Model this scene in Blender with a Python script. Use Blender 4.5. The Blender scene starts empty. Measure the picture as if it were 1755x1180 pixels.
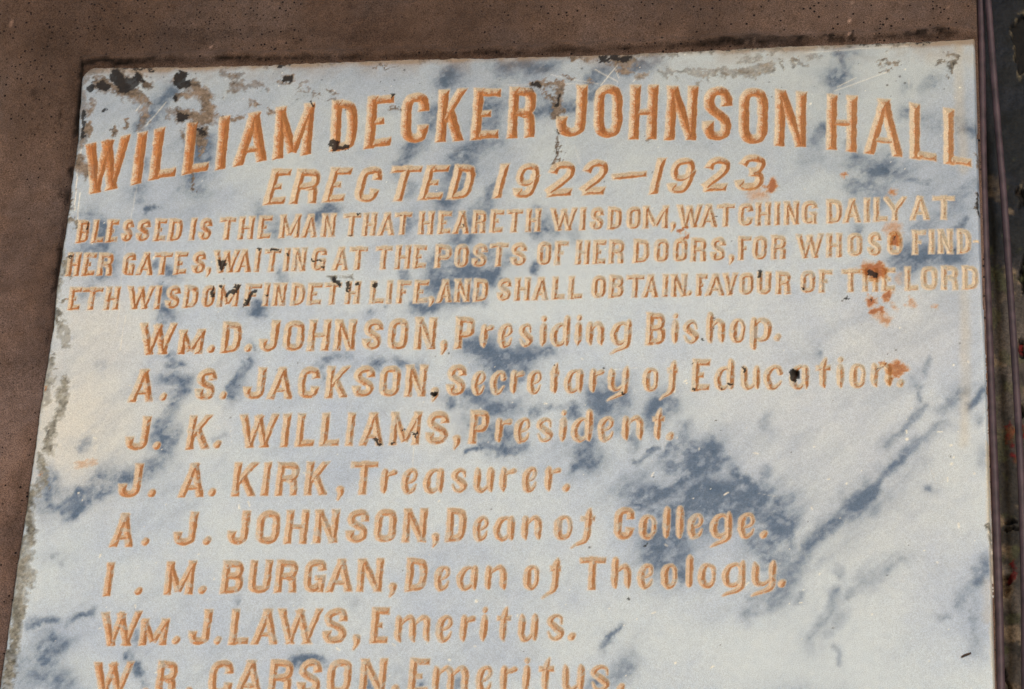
import bpy, math, random
import numpy as np
from mathutils import Matrix, Vector

random.seed(4)
rng = np.random.default_rng(11)
scene = bpy.context.scene
col = scene.collection

# ---------------------------------------------------------------- camera
FPX, CX, CY = 5100.0, 877.5, 590.0           # focal length in photo pixels, centre of the frame
PXM = 0.0007                                  # metres per photo pixel at the middle of the plaque
DIST = FPX * PXM
PLAQUE_Z = 3.4
up = np.array([530.0, -9492.0, 5100.0]); up /= np.linalg.norm(up)
rt = np.array([35770.0, -743.0, -5100.0]); rt -= rt.dot(up) * up; rt /= np.linalg.norm(rt)
fw = np.cross(up, rt)
R = np.column_stack([rt, fw, up])             # world -> camera (x right, y down, z forward)
P0 = np.array([0.0, 0.0, PLAQUE_Z])
CAM = P0 - R.T @ np.array([0, 0, DIST])
m3 = R.T @ np.diag([1.0, -1.0, -1.0])
cam_data = bpy.data.cameras.new("camera")
cam = bpy.data.objects.new("camera", cam_data)
col.objects.link(cam)
M4 = Matrix([list(m3[0]) + [CAM[0]], list(m3[1]) + [CAM[1]], list(m3[2]) + [CAM[2]], [0, 0, 0, 1]])
cam.matrix_world = M4
cam_data.sensor_width = 36.0
cam_data.lens = FPX / 1755.0 * 36.0
cam_data.clip_start = 0.05
cam_data.clip_end = 3000.0
cam_data.dof.use_dof = True
cam_data.dof.focus_distance = DIST
cam_data.dof.aperture_fstop = 16.0
scene.camera = cam

# ---------------------------------------------------------------- light
SUN = Vector((0.38, -0.92, 0.09)).normalized()    # direction towards the sun
world = bpy.data.worlds.new("World")
scene.world = world
world.use_nodes = True
wn = world.node_tree
bg = wn.nodes["Background"]
sky = wn.nodes.new("ShaderNodeTexSky")
sky.sky_type = 'NISHITA'
sky.sun_disc = False
sky.sun_elevation = math.asin(SUN.z)
sky.sun_rotation = math.atan2(SUN.x, SUN.y)
wn.links.new(sky.outputs[0], bg.inputs[0])
bg.inputs[1].default_value = 0.15
sun_data = bpy.data.lights.new("sun", 'SUN')
sun_data.energy = 1.5
sun_data.angle = math.radians(14)
sun_data.color = (1.0, 0.98, 0.965)
sun = bpy.data.objects.new("sun", sun_data)
sun.rotation_euler = SUN.to_track_quat('Z', 'Y').to_euler()
col.objects.link(sun)
scene.view_settings.view_transform = 'Standard'
scene.view_settings.look = 'None'
scene.view_settings.exposure = 0.28
scene.view_settings.gamma = 1.0

# ---------------------------------------------------------------- photo <-> plaque plane
def to_plane(px, py, y=0.0):
    """point (X, Z) on the vertical plane at depth y that shows at photo position (px, py)"""
    px = np.asarray(px, float); py = np.asarray(py, float)
    d = np.stack([(px - CX) / FPX, (py - CY) / FPX, np.ones_like(px)], -1) @ R
    t = (y - CAM[1]) / d[..., 1]
    return CAM[0] + t * d[..., 0], CAM[2] + t * d[..., 2]

def to_photo(X, Z, y=0.0):
    P = np.stack([X - CAM[0], np.full_like(X, y - CAM[1]), Z - CAM[2]], -1)
    c = P @ R.T
    return CX + FPX * c[..., 0] / c[..., 2], CY + FPX * c[..., 1] / c[..., 2]

# ---------------------------------------------------------------- noise
def lattice(X, Z, size, seed):
    g = np.random.default_rng(seed).random((256, 256)).astype(np.float32)
    x = X / size + 37.3; z = Z / size + 91.7
    xi = np.floor(x).astype(np.int32); zi = np.floor(z).astype(np.int32)
    fx = (x - xi).astype(np.float32); fz = (z - zi).astype(np.float32)
    fx = fx * fx * (3 - 2 * fx); fz = fz * fz * (3 - 2 * fz)
    a = g[xi & 255, zi & 255]; b = g[(xi + 1) & 255, zi & 255]
    c = g[xi & 255, (zi + 1) & 255]; d = g[(xi + 1) & 255, (zi + 1) & 255]
    return (a * (1 - fx) + b * fx) * (1 - fz) + (c * (1 - fx) + d * fx) * fz

def fbm(X, Z, size, octaves, seed, gain=0.55):
    out = 0; amp = 1.0; tot = 0
    for k in range(octaves):
        ca, sa = math.cos(0.7 * k + 0.3), math.sin(0.7 * k + 0.3)
        out = out + amp * lattice(X * ca - Z * sa, X * sa + Z * ca, size / 2 ** k, seed + k)
        tot += amp; amp *= gain
    return out / tot

def sstep(a, b, x):
    t = np.clip((x - a) / (b - a), 0, 1)
    return t * t * (3 - 2 * t)

def mixin(a, c, m): return a * (1 - m[..., None]) + c * m[..., None]

def srgb(r, g, b):
    return np.array([((c / 255 + 0.055) / 1.055) ** 2.4 if c > 10 else c / 255 / 12.92 for c in (r, g, b)], np.float32)

# ---------------------------------------------------------------- helpers
def tag(o, label=None, cat=None, group=None, kind=None):
    if label: o["label"] = label
    if cat: o["category"] = cat
    if group: o["group"] = group
    if kind: o["kind"] = kind
    return o

def grid_mesh(name, verts, quads, attrs=None, smooth=True):
    me = bpy.data.meshes.new(name)
    nv, nf = len(verts), len(quads)
    me.vertices.add(nv); me.vertices.foreach_set("co", np.ascontiguousarray(verts, np.float32).ravel())
    me.loops.add(nf * 4); me.loops.foreach_set("vertex_index", np.ascontiguousarray(quads, np.int32).ravel())
    me.polygons.add(nf); me.polygons.foreach_set("loop_start", np.arange(0, nf * 4, 4, dtype=np.int32))
    if smooth: me.polygons.foreach_set("use_smooth", np.ones(nf, bool))
    for k, a in (attrs or {}).items():
        if a.ndim == 2:
            at = me.attributes.new(k, 'FLOAT_COLOR', 'POINT')
            c = np.ones((nv, 4), np.float32); c[:, :3] = a
            at.data.foreach_set("color", c.ravel())
        else:
            at = me.attributes.new(k, 'FLOAT', 'POINT')
            at.data.foreach_set("value", np.ascontiguousarray(a, np.float32))
    me.update(calc_edges=True)
    return me

def obj(name, me, mat, parent=None):
    o = bpy.data.objects.new(name, me); col.objects.link(o)
    if mat: me.materials.append(mat)
    o.parent = parent
    return o

def new_mat(name):
    m = bpy.data.materials.new(name); m.use_nodes = True
    nt = m.node_tree
    return m, nt, nt.nodes["Principled BSDF"]

def N(nt, kind, **kw):
    n = nt.nodes.new(kind)
    for k, v in kw.items():
        if k.startswith("i_"):
            n.inputs[k[2:].replace("_", " ")].default_value = v
        else: setattr(n, k, v)
    return n

def ramp(nt, stops):
    r = N(nt, "ShaderNodeValToRGB"); e = r.color_ramp.elements
    while len(e) < len(stops): e.new(0.5)
    for i, (p, c) in enumerate(stops):
        e[i].position = p; e[i].color = tuple(c) + (1,) if len(c) == 3 else c
    return r

def mixc(nt, a, b, fac, mode='MIX'):
    m = N(nt, "ShaderNodeMix", data_type='RGBA', blend_type=mode)
    L = nt.links.new
    for sock, val in ((m.inputs[0], fac), (m.inputs[6], a), (m.inputs[7], b)):
        if hasattr(val, "is_linked"): L(val, sock)
        elif isinstance(val, (int, float)): sock.default_value = val
        else: sock.default_value = tuple(val) + (1,)
    return m.outputs[2]

# ---------------------------------------------------------------- materials
def tinted_stone(name, grain, bump, rough, spec_dark):
    """stone whose tint is held in the surface (veins, stains, paint); grain and crystals are procedural"""
    m, nt, b = new_mat(name); L = nt.links.new
    tc = N(nt, "ShaderNodeTexCoord")
    at = N(nt, "ShaderNodeAttribute", attribute_name="tint")
    gr = N(nt, "ShaderNodeAttribute", attribute_name="grime")
    n1 = N(nt, "ShaderNodeTexNoise", i_Scale=950.0, i_Detail=2.0, i_Roughness=0.9)
    n2 = N(nt, "ShaderNodeTexNoise", i_Scale=130.0, i_Detail=5.0, i_Roughness=0.65)
    L(tc.outputs["Object"], n1.inputs["Vector"]); L(tc.outputs["Object"], n2.inputs["Vector"])
    r1 = ramp(nt, [(0.36, (1 - grain,) * 3), (0.64, (1 + grain,) * 3)])
    L(n1.outputs[0], r1.inputs[0])
    r2 = ramp(nt, [(0.3, (1 - grain * 0.28, 1 - grain * 0.22, 1 - grain * 0.15)), (0.7, (1 + grain * 0.22, 1 + grain * 0.22, 1 + grain * 0.2))])
    L(n2.outputs[0], r2.inputs[0])
    c = mixc(nt, at.outputs["Color"], r1.outputs[0], 1.0, 'MULTIPLY')
    c = mixc(nt, c, r2.outputs[0], 1.0, 'MULTIPLY')
    L(c, b.inputs["Base Color"])
    mr = N(nt, "ShaderNodeMapRange"); mr.inputs["To Min"].default_value = rough; mr.inputs["To Max"].default_value = 0.92
    L(gr.outputs["Fac"], mr.inputs["Value"]); L(mr.outputs[0], b.inputs["Roughness"])
    b.inputs["Specular IOR Level"].default_value = 0.35
    bp = N(nt, "ShaderNodeBump"); bp.inputs["Strength"].default_value = bump; bp.inputs["Distance"].default_value = 0.0012
    add = N(nt, "ShaderNodeMath", operation='ADD'); L(n1.outputs[0], add.inputs[0]); L(n2.outputs[0], add.inputs[1])
    L(add.outputs[0], bp.inputs["Height"]); L(bp.outputs[0], b.inputs["Normal"])
    return m

MARBLE = tinted_stone("marble", 0.21, 0.4, 0.5, 0)
PAINT = tinted_stone("painted_marble", 0.24, 0.6, 0.6, 0)

# ---------------------------------------------------------------- where every letter is cut
# regions of the photo the positions were measured in: (x origin, y origin, enlargement)
REG = {'5': (80, 340, 4.3875), '6': (460, 340, 4.3875), '7': (840, 340, 4.3875), '8': (1220, 320, 3.51),
       'A': (180, 520, 4.3875), 'B': (560, 520, 4.3875), 'C': (900, 520, 4.3875), 'D': (1180, 520, 4.3875),
       'E': (170, 770, 4.3875), 'F': (560, 770, 4.3875), 'G': (940, 770, 3.989),
       'H': (150, 1000, 5.85), 'I': (430, 1000, 5.85), 'K': (700, 1000, 4.618), 'P': (0, 0, 1.0),
       'a': (600, 80, 3.026), 'b': (1150, 560, 3.105), 'c': (700, 560, 3.105), 'd': (0, 560, 3.105),
       '1': (0, 60, 3.51), '2': (400, 60, 3.51), '3': (800, 60, 3.51), '4': (1255, 60, 3.51)}

def reg(key, pts):
    ox, oy, s = REG[key]
    return [(ox + p[0] / s, oy + p[1] / s) + tuple(p[2:]) for p in pts]

Bz = 0.35
STEM = lambda x: ('s', [(x, -Bz), (x, 1 + Bz)], 1.0)
O_PTS = [(0, .5), (0, .76), (.13, .94), (.5, 1), (.87, .94), (1, .76), (1, .5), (1, .24), (.87, .06), (.5, 0), (.13, .06), (0, .24)]
def bowl(top, bot, right=1.0, w=1.0):
    h = top - bot
    return ('c', [(0, top), (.5 * right, top), (.86 * right, top - .08 * h), (right, top - .32 * h), (right, bot + .32 * h),
                  (.86 * right, bot + .08 * h), (.5 * right, bot), (0, bot)], w)
CAPS = {
    'A': [('s', [(-.12, -.28), (.56, 1.14)], 1.0), ('s', [(1.12, -.28), (.46, 1.14)], 1.0), ('s', [(.12, .22), (.88, .22)], .62)],
    'B': [STEM(0), bowl(1, .54, .92), bowl(.54, 0, 1.0)],
    'C': [('t', [(1, .66), (1, .80), (.86, .96), (.5, 1), (.13, .94), (0, .75), (0, .25), (.13, .06), (.5, 0), (.86, .05), (1, .2), (1, .33)], 1.0)],
    'D': [STEM(0), bowl(1, 0, 1.0)],
    'E': [STEM(0), ('s', [(0, 1), (1.6, 1)], .9), ('s', [(0, 0), (1.6, 0)], .9), ('s', [(0, .5), (.82, .5)], .72)],
    'F': [STEM(0), ('s', [(0, 1), (1.6, 1)], .85), ('s', [(0, .5), (.82, .5)], .72)],
    'G': [('t', [(1, .70), (1, .82), (.86, .96), (.5, 1), (.13, .94), (0, .75), (0, .25), (.13, .06), (.5, 0), (.9, .12)], 1.0),
          ('s', [(.5, .42), (1.25, .42)], .75), ('s', [(1, .45), (1, -Bz)], .9)],
    'H': [STEM(0), STEM(1), ('s', [(0, .5), (1, .5)], .68)],
    'I': [STEM(.5)],
    'J': [('t', [(1, 1 + Bz), (1, .27), (.88, .07), (.5, 0), (.12, .06), (0, .2), (0, .38)], 1.0)],
    'K': [STEM(0), ('s', [(.05, .36), (1.12, 1.2)], .85), ('s', [(.3, .68), (1.14, -.24)], 1.0)],
    'L': [STEM(0), ('s', [(0, 0), (1.6, 0)], .9)],
    'M': [STEM(0), STEM(1), ('s', [(-.1, 1.18), (.52, 0)], .92), ('s', [(1.1, 1.18), (.48, 0)], .92)],
    'N': [STEM(0), STEM(1), ('s', [(-.15, 1.22), (1.15, -.22)], 1.0)],
    'O': [('o', O_PTS, 1.0)],
    'P': [STEM(0), bowl(1, .42, 1.0)],
    'R': [STEM(0), bowl(1, .5, .95), ('s', [(.52, .5), (.82, .43), (.93, .28), (1.0, -Bz)], 1.0)],
    'S': [('t', [(1, .66), (1, .80), (.84, .96), (.5, 1), (.14, .93), (.02, .77), (.14, .62), (.5, .5), (.86, .38), (1, .22), (.87, .06), (.5, 0), (.14, .05), (0, .19), (0, .33)], 1.0)],
    'T': [STEM(.5), ('s', [(-.8, 1), (1.8, 1)], .85)],
    'U': [('s', [(0, 1 + Bz), (0, .26), (.12, .06), (.5, 0), (.88, .06), (1, .26), (1, 1 + Bz)], 1.0)],
    'V': [('s', [(-.12, 1.28), (.56, -.14)], 1.0), ('s', [(1.12, 1.28), (.44, -.14)], .9)],
    'W': [('s', [(-.06, 1.3), (.32, -.16)], 1.0), ('s', [(.54, 1.1), (.26, -.12)], .9), ('s', [(.46, 1.1), (.80, -.16)], 1.0), ('s', [(1.07, 1.3), (.71, -.16)], .9)],
    'Y': [('s', [(-.2, 1.25), (.5, .44)], .95), ('s', [(1.2, 1.25), (.5, .44)], .9), ('s', [(.5, .55), (.5, -Bz)], 1.0)],
    '1': [STEM(.5)],
    '9': [('o', [(0, .7), (.14, .93), (.5, 1), (.86, .93), (1, .7), (.86, .47), (.5, .4), (.14, .47)], .85),
          ('t', [(1, .72), (.97, .32), (.8, .07), (.45, 0), (.1, .05), (.02, .22)], 1.0)],
    '2': [('t', [(.02, .70), (.14, .93), (.5, 1), (.86, .93), (.97, .74), (.82, .52), (.4, .26), (.02, .02)], .95), ('s', [(0, 0.02), (1.6, 0.02)], 1.05)],
    '3': [('t', [(.02, .76), (.18, .95), (.5, 1), (.87, .91), (.94, .75), (.8, .59), (.42, .53)], .95),
          ('t', [(.42, .53), (.82, .47), (1, .27), (.86, .06), (.48, 0), (.12, .05), (0, .24)], 1.0)],
    '-': [('p', [(-.35, .5, .8), (1.35, .5, .8)], 1.0)],
}
def lstem(x, top=1.0, bot=0.0):
    return ('p', [(x - .05, top + .06, .35), (x, top - .12, 1), (x, bot + .22, 1), (x + .10, bot - .04, .3)], 1.0)
ABOWL = ('p', [(.92, .80, .6), (.62, 1.0, .55), (.22, .88, .85), (0, .5, 1.05), (.1, .15, 1), (.38, 0, .8), (.7, .1, .55), (.92, .34, .4)], 1.0)
def arch(x0, x1):
    w = x1 - x0
    return ('p', [(x0 + .05 * w, .66, .35), (x0 + .35 * w, .90, .6), (x0 + .68 * w, 1.0, .85), (x0 + .93 * w, .84, 1), (x1, .6, 1), (x1, .2, 1), (x1 + .08, -.04, .3)], 1.0)
GTAIL = ('p', [(.98, 1.12, .45), (.95, .85, 1), (.95, .15, 1), (.86, -.10, .95), (.5, -.28, .65), (.1, -.40, .5), (-.12, -.50, .25)], 1.0)
LOW = {
    'a': [ABOWL, lstem(.93)],
    'c': [('p', [(1, .72, .9), (.8, .97, .75), (.42, .98, .75), (.06, .75, 1), (0, .38, 1.05), (.2, .06, 1), (.52, 0, .7), (.84, .12, .5), (1.04, .3, .3)], 1.0)],
    'd': [ABOWL, lstem(.93, 1.34)],
    'e': [('p', [(.1, .42, .4), (.62, .5, .5), (.93, .72, .6), (.8, .97, .6), (.45, 1, .65), (.08, .8, 1), (0, .4, 1.05), (.2, .05, 1), (.52, 0, .7), (.86, .12, .55), (1.02, .34, .3)], 1.0)],
    'f': [('p', [(.66, 1.40, .35), (.58, 1.12, 1), (.56, .35, 1), (.46, -.02, 1), (.2, -.22, .7), (-.3, -.36, .5), (-.75, -.52, .25)], 1.0),
          ('p', [(-.08, .93, .85), (1.12, .93, .85)], 1.0)],
    'g': [ABOWL, GTAIL],
    'h': [lstem(.04, 1.34), arch(.1, .95)],
    'i': [lstem(.5), ('p', [(.42, 1.28, .75), (.52, 1.33, .8)], 1.0)],
    'l': [lstem(.5, 1.36)],
    'm': [lstem(.02), arch(.06, .5), arch(.54, .97)],
    'n': [lstem(.04), arch(.1, .95)],
    'o': [('v', [(0, .5, 1.15), (.04, .78, 1.05), (.22, .95, .8), (.5, 1, .6), (.8, .94, .6), (.97, .76, .65), (1, .5, .65), (.96, .24, .65), (.78, .06, .7), (.5, 0, .85), (.2, .06, 1.0), (.03, .26, 1.1)], 1.0)],
    'p': [lstem(.04, 1.0, -.42), ('p', [(.12, .78, .4), (.45, .98, .75), (.85, .88, 1), (1, .55, 1.1), (.88, .15, 1), (.55, 0, .7), (.15, .1, .45)], 1.0)],
    'r': [lstem(.04), ('p', [(.12, .62, .35), (.4, .82, .6), (.72, .88, .75), (1.0, .92, .95)], 1.0)],
    's': [('p', [(1, .66, .3), (.88, .92, .5), (.52, 1, .65), (.12, .87, .85), (.1, .68, 1), (.5, .5, 1.1), (.9, .32, 1.1), (.95, .14, .85), (.6, 0, .65), (.22, .06, .5), (-.02, .3, .3)], 1.0)],
    't': [('p', [(.70, 1.40, .25), (.52, 1.12, .9), (.48, .8, 1), (.48, .2, 1), (.62, -.05, .3)], 1.0), ('p', [(-.12, .93, .8), (1.12, .93, .85)], 1.0)],
    'u': [('p', [(-.02, 1.05, .4), (.04, .85, 1), (.04, .3, 1), (.2, .04, .95), (.5, .02, .65), (.9, .3, .4)], 1.0), lstem(.95)],
    'y': [('p', [(-.02, 1.05, .4), (.04, .85, 1), (.04, .3, 1), (.2, .08, .95), (.5, .06, .6), (.9, .3, .4)], 1.0), GTAIL],
    '.': [('p', [(.40, .02, 1.05), (.56, .10, .95)], 1.0)],
    ',': [('p', [(.55, .10, 1.15), (.62, -.10, .9), (.3, -.36, .3)], 1.0)],
}

letters = []      # dict(ch, quad, w (half stroke px), size)
def add_letter(ch, TL, TR, BL, BR, w, kind='cap', line=0):
    letters.append(dict(ch=ch, q=(TL, TR, BL, BR), w=w, kind=kind, line=line))

# title, each letter by its four corners
T = [('W', (147.6, 247), (223.6, 230), (137, 336), (213, 319)), ('I', (237, 228), (252.1, 224.4), (225, 317), (241.6, 313)),
     ('L', (265.5, 221), (310.6, 212), (254.4, 309), (299, 302)), ('L', (321.4, 211), (365, 204), (311.4, 299.3), (355.3, 293)),
     ('I', (377.5, 200.5), (393.7, 198), (369, 291.3), (385.2, 288.5)), ('A', (408, 197), (464, 187), (399.7, 285), (455.8, 274)),
     ('M', (473.5, 184), (540, 175.4), (467, 273), (533, 263)), ('D', (570, 171.7), (613.7, 169.7), (564.7, 259.4), (610.8, 256.6)),
     ('E', (630.8, 165.4), (675.8, 160.3), (623.6, 254.6), (668.4, 249.5)), ('C', (690, 158.5), (736.5, 158.5), (686, 244.5), (733, 244.5)),
     ('K', (752.4, 154), (801.7, 151), (746, 243), (794, 240)), ('E', (813, 150.6), (858, 150.6), (806, 239.5), (853, 237)),
     ('R', (873.5, 149), (921, 148), (868.4, 236.6), (917, 234.4)), ('J', (957, 145.5), (1007, 145), (952, 235), (1003, 234)),
     ('O', (1019, 144), (1067, 144), (1017, 236), (1066, 236)), ('H', (1080.6, 145), (1129, 145), (1077, 238), (1125, 238)),
     ('N', (1144.7, 147), (1196.9, 147), (1138, 239), (1192.6, 239)), ('S', (1206, 147), (1255, 147), (1204, 241), (1253, 241)),
     ('O', (1267, 149), (1316.5, 149.5), (1266, 246), (1315.5, 247)), ('N', (1329.6, 152.6), (1382.6, 157.7), (1326.8, 249.5), (1381, 251.5)),
     ('H', (1417.4, 160.6), (1469.5, 164), (1416, 255), (1468, 260.3)), ('A', (1483, 168), (1547, 171), (1481.5, 262.3), (1546, 268.5)),
     ('L', (1559, 175.4), (1604, 182), (1559, 270.3), (1604, 278)), ('L', (1617, 184), (1664.5, 192), (1617.4, 279.4), (1664.5, 287))]
for t in T: add_letter(t[0], *t[1:], 8.9, line=0)
E2 = [('E', (467, 289.3), (500, 288), (450, 350.6), (486, 349)), ('R', (511, 289.3), (552, 289), (495, 348.6), (542.5, 347)),
      ('E', (568, 287), (603.7, 286.5), (551, 346.3), (588, 345)), ('C', (620, 285), (658, 285), (604, 346), (645, 346)),
      ('T', (673.5, 283.6), (724, 283), (656, 345), (707, 343)), ('E', (732, 283), (771, 281.7), (716, 342.6), (755, 342)),
      ('D', (781, 282), (819, 281), (765, 341), (805, 340.6)), ('1', (857, 281), (875, 280), (842, 339), (860, 338)),
      ('9', (889, 278), (930, 278), (875, 339), (916, 339)), ('2', (946, 275.5), (990, 275.5), (928, 338), (977, 335)),
      ('2', (1003, 273), (1047, 273), (988, 335.5), (1034, 333)), ('-', (1056, 282), (1106, 277), (1051, 323), (1101, 318)),
      ('1', (1125, 272), (1144, 269), (1109, 332.5), (1129, 331)), ('9', (1153, 269), (1197, 269), (1140, 331), (1183, 331)),
      ('2', (1212, 268), (1256, 268), (1196, 329), (1243, 327)), ('3', (1269, 264), (1317, 264), (1256, 327), (1306, 327))]
for t in E2: add_letter(t[0], *t[1:], 7.4, line=1)

def text_line(line, base, top, xh, w, spec, ds=0.02, wl=None, prof=0.0):
    bx, by = zip(*base); tx, ty = zip(*top)
    for key, items in spec:
        ox, oy, s = REG[key]
        for it in items.split(';'):
            ch, a, b = it.split()
            x0, x1 = ox + float(a) / s, ox + float(b) / s
            xc = (x0 + x1) / 2
            H = np.interp(xc, bx, by) - np.interp(xc, tx, ty)
            sl = (1407 - xc) / (np.interp(xc, bx, by) + 8902) + ds
            ww = w
            kind = 'cap'
            if ch == 'µ': ch = 'M'; H *= 0.77
            elif ch.islower(): kind = 'low'; H *= xh; ww = wl or w * .85
            elif ch in '.,': kind = 'low'; H *= xh; ww = (wl or w * .85) * 1.0
            elif ch == '-': kind = 'low2'; x0 -= 1; ww = 3.2
            y0 = np.interp(x0, bx, by); y1 = np.interp(x1, bx, by)
            add_letter(ch, (x0 + sl * H, y0 - H), (x1 + sl * H, y1 - H), (x0, y0), (x1, y1), ww, kind, line)

text_line(2, [(100, 416), (150, 415.2), (350, 410.7), (440, 408.4), (500, 406.8), (650, 402.7), (780, 399.7), (880, 397), (1000, 393.6), (1200, 389), (1330, 385), (1470, 380.4), (1590, 375.6)],
          [(135, 377), (350, 373.2), (440, 369.6), (500, 366.9), (650, 364), (780, 361), (880, 358), (1000, 355.5), (1200, 350), (1330, 345.8), (1470, 339.5), (1590, 335.2)], .77, 4.95,
          [('5', 'B 215 308;L 330 418;E 438 522;S 555 637;S 665 765;E 798 885;D 905 1008;I 1070 1108;S 1135 1230;T 1290 1403;H 1433 1548;E 1580 1675'),
           ('6', 'M 75 228;A 243 358;N 390 495;T 553 680;H 700 805;A 820 940;T 940 1062;H 1122 1235;E 1268 1362;A 1385 1503;R 1527 1632;E 1660 1757'),
           ('7', 'T 120 234;H 262 375;W 445 645;I 672 712;S 748 848;D 880 985;O 1022 1128;M 1145 1333;, 1358 1388;W 1400 1590;A 1570 1705'),
           ('8', 'T 30 132;C 157 245;H 260 353;I 375 407;N 432 523;G 540 632;D 688 782;A 790 893;I 915 948;L 972 1055;Y 1035 1168;A 1193 1307;T 1332 1458')])
text_line(3, [(100, 473), (140, 472.2), (290, 470), (400, 466), (500, 464), (600, 462), (700, 459.7), (800, 457.4), (940, 453.3), (1020, 451.7), (1150, 448.3), (1300, 444.5), (1440, 439.7), (1610, 434)],
          [(140, 433), (290, 432), (400, 427.7), (500, 424.3), (600, 422.5), (700, 419.8), (800, 417.5), (940, 413), (1020, 411), (1150, 408), (1300, 403.5), (1440, 399.5), (1610, 392.6)], .77, 4.95,
          [('5', 'H 138 240;E 258 350;R 372 488;G 560 655;A 668 792;T 795 925;E 948 1040;S 1085 1182;, 1195 1230;W 1240 1432;A 1410 1530;I 1558 1592;T 1628 1742'),
           ('6', 'I 105 150;N 170 275;G 315 425;A 475 592;T 600 728;T 798 918;H 945 1062;E 1080 1175;P 1245 1368;O 1393 1498;S 1525 1636;T 1660 1790'),
           ('7', 'S 150 266;O 348 454;F 480 575;H 638 745;E 768 860;R 888 1005;D 1072 1192;O 1228 1338;O 1372 1480;R 1505 1625;S 1655 1766'),
           ('8', ', 98 132;F 155 230;O 243 330;R 355 447;W 505 668;H 688 782;O 815 905;S 937 1018;O 1055 1145;F 1205 1285;I 1308 1338;N 1360 1450;D 1475 1560;- 1572 1612')])
text_line(4, [(100, 531), (150, 530.3), (280, 528.7), (380, 524.6), (450, 523.5), (520, 522.3), (600, 520), (700, 519), (790, 516.6), (930, 513.2), (1040, 509.8), (1150, 508), (1210, 506), (1330, 503.8), (1400, 501), (1490, 499), (1620, 496)],
          [(150, 492), (280, 489), (380, 488), (450, 484.7), (520, 484.7), (600, 482), (700, 480), (790, 478), (930, 474.5), (1040, 471), (1150, 469.5), (1210, 468.8), (1330, 465), (1400, 462.5), (1490, 459.4), (1620, 455)], .77, 4.95,
          [('5', 'E 152 240;T 252 400;H 425 535;W 590 792;I 805 845;S 885 990;D 1018 1128;O 1158 1255;M 1275 1435;F 1480 1598;I 1620 1662;N 1690 1790'),
           ('6', 'D 160 265;E 285 388;T 410 535;H 570 682;L 755 860;I 882 922;F 958 1058;E 1085 1190;, 1200 1240;A 1260 1375;N 1393 1508;D 1535 1645'),
           ('7', 'S 48 152;H 178 295;A 315 432;L 460 555;L 583 685;O 760 866;B 888 1000;T 1022 1150;A 1143 1258;I 1290 1335;N 1358 1475;. 1482 1515;F 1545 1628;A 1620 1757'),
           ('8', 'V 62 152;O 162 248;U 268 355;R 383 473;O 532 620;F 643 720;T 780 890;H 905 1000;E 1020 1100;L 1160 1238;O 1258 1357;R 1380 1483;D 1505 1603')])
NW = 6.5; NL = 5.85
text_line(5, [(230, 607.6), (300, 606.6), (490, 601), (600, 599.8), (780, 597), (900, 595), (950, 594), (1120, 591), (1230, 588.4), (1333, 585)],
          [(245, 554), (390, 550.8), (490, 548.5), (600, 547), (735, 543.5), (800, 542), (1120, 535.5), (1320, 530)], .77, NW,
          [('A', 'W 236 510;µ 540 730;. 772 820;D 862 1010;. 1050 1098;J 1152 1290;O 1328 1487;H 1515 1680;N 1712 1872'),
           ('B', 'S 263 405;O 450 602;N 650 812;, 850 900;P 955 1100;r 1150 1245;e 1285 1400;s 1435 1545;i 1600 1642'),
           ('C', 'd 185 333;i 375 415;n 455 592;g 640 795;B 902 1050;i 1100 1146;s 1180 1302;h 1360 1500;o 1540 1658'),
           ('D', 'p 462 618;. 645 695')], wl=NL)
text_line(6, [(220, 688.5), (350, 685), (450, 683.6), (650, 679.5), (830, 676.8), (1000, 673.8), (1120, 670.4), (1220, 669), (1380, 667), (1520, 664)],
          [(245, 631.7), (350, 631), (450, 629.4), (670, 626), (785, 623.7), (1155, 615.7), (1200, 615.3), (1400, 611.5), (1540, 608)], .78, NW,
          [('A', 'A 175 355;. 412 460;S 670 818;. 865 905;J 1032 1188;A 1218 1400;C 1442 1600'),
           ('B', 'K -17 150;S 187 345;O 388 542;N 580 740;, 785 832;S 895 1035;e 1085 1193;c 1225 1343;r 1375 1475;e 1505 1618'),
           ('C', 't 165 262;a 290 432;r 478 586;y 618 775;o 885 1003;f 1045 1155;E 1250 1380;d 1420 1570'),
           ('D', 'u 390 536;c 568 708;a 760 905;t 945 1078;i 1115 1165;o 1215 1335;n 1372 1530;. 1570 1622')], wl=NL)
text_line(7, [(210, 771.5), (335, 768.9), (450, 766), (640, 762.7), (810, 759.3), (900, 758.9), (1010, 757), (1150, 754.2)],
          [(250, 713.6), (320, 711.5), (480, 709), (680, 705.8), (815, 702.3), (1005, 700.5), (1150, 697)], .77, NW,
          [('A', 'J 143 312;. 365 410;K 605 778;. 815 870;W 990 1277;I 1315 1375;L 1425 1563;L 1610 1750'),
           ('B', 'I 133 198;A 243 420;M 467 692;S 738 905;, 945 998;P 1065 1208;r 1262 1383;e 1410 1532;s 1565 1695'),
           ('C', 'i 252 303;d 342 502;e 545 670;n 722 887;t 935 1052;. 1068 1112')], wl=NL)
text_line(8, [(200, 852.5), (330, 851.2), (400, 849.8), (550, 847.6), (620, 847), (700, 846.4), (830, 844), (975, 842.5)],
          [(220, 794), (330, 793.5), (450, 792), (620, 790), (975, 785)], .77, NW,
          [('E', 'J 135 298;. 370 418;A 593 780;. 820 872;K 990 1168;I 1210 1272;R 1318 1490;K 1537 1708'),
           ('F', ', 68 122;T 168 362;r 398 513;e 558 683;a 722 875;s 925 1050;u 1098 1250;r 1295 1416;e 1468 1583;r 1635 1752'),
           ('G', '. 98 142')], wl=NL)
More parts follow.
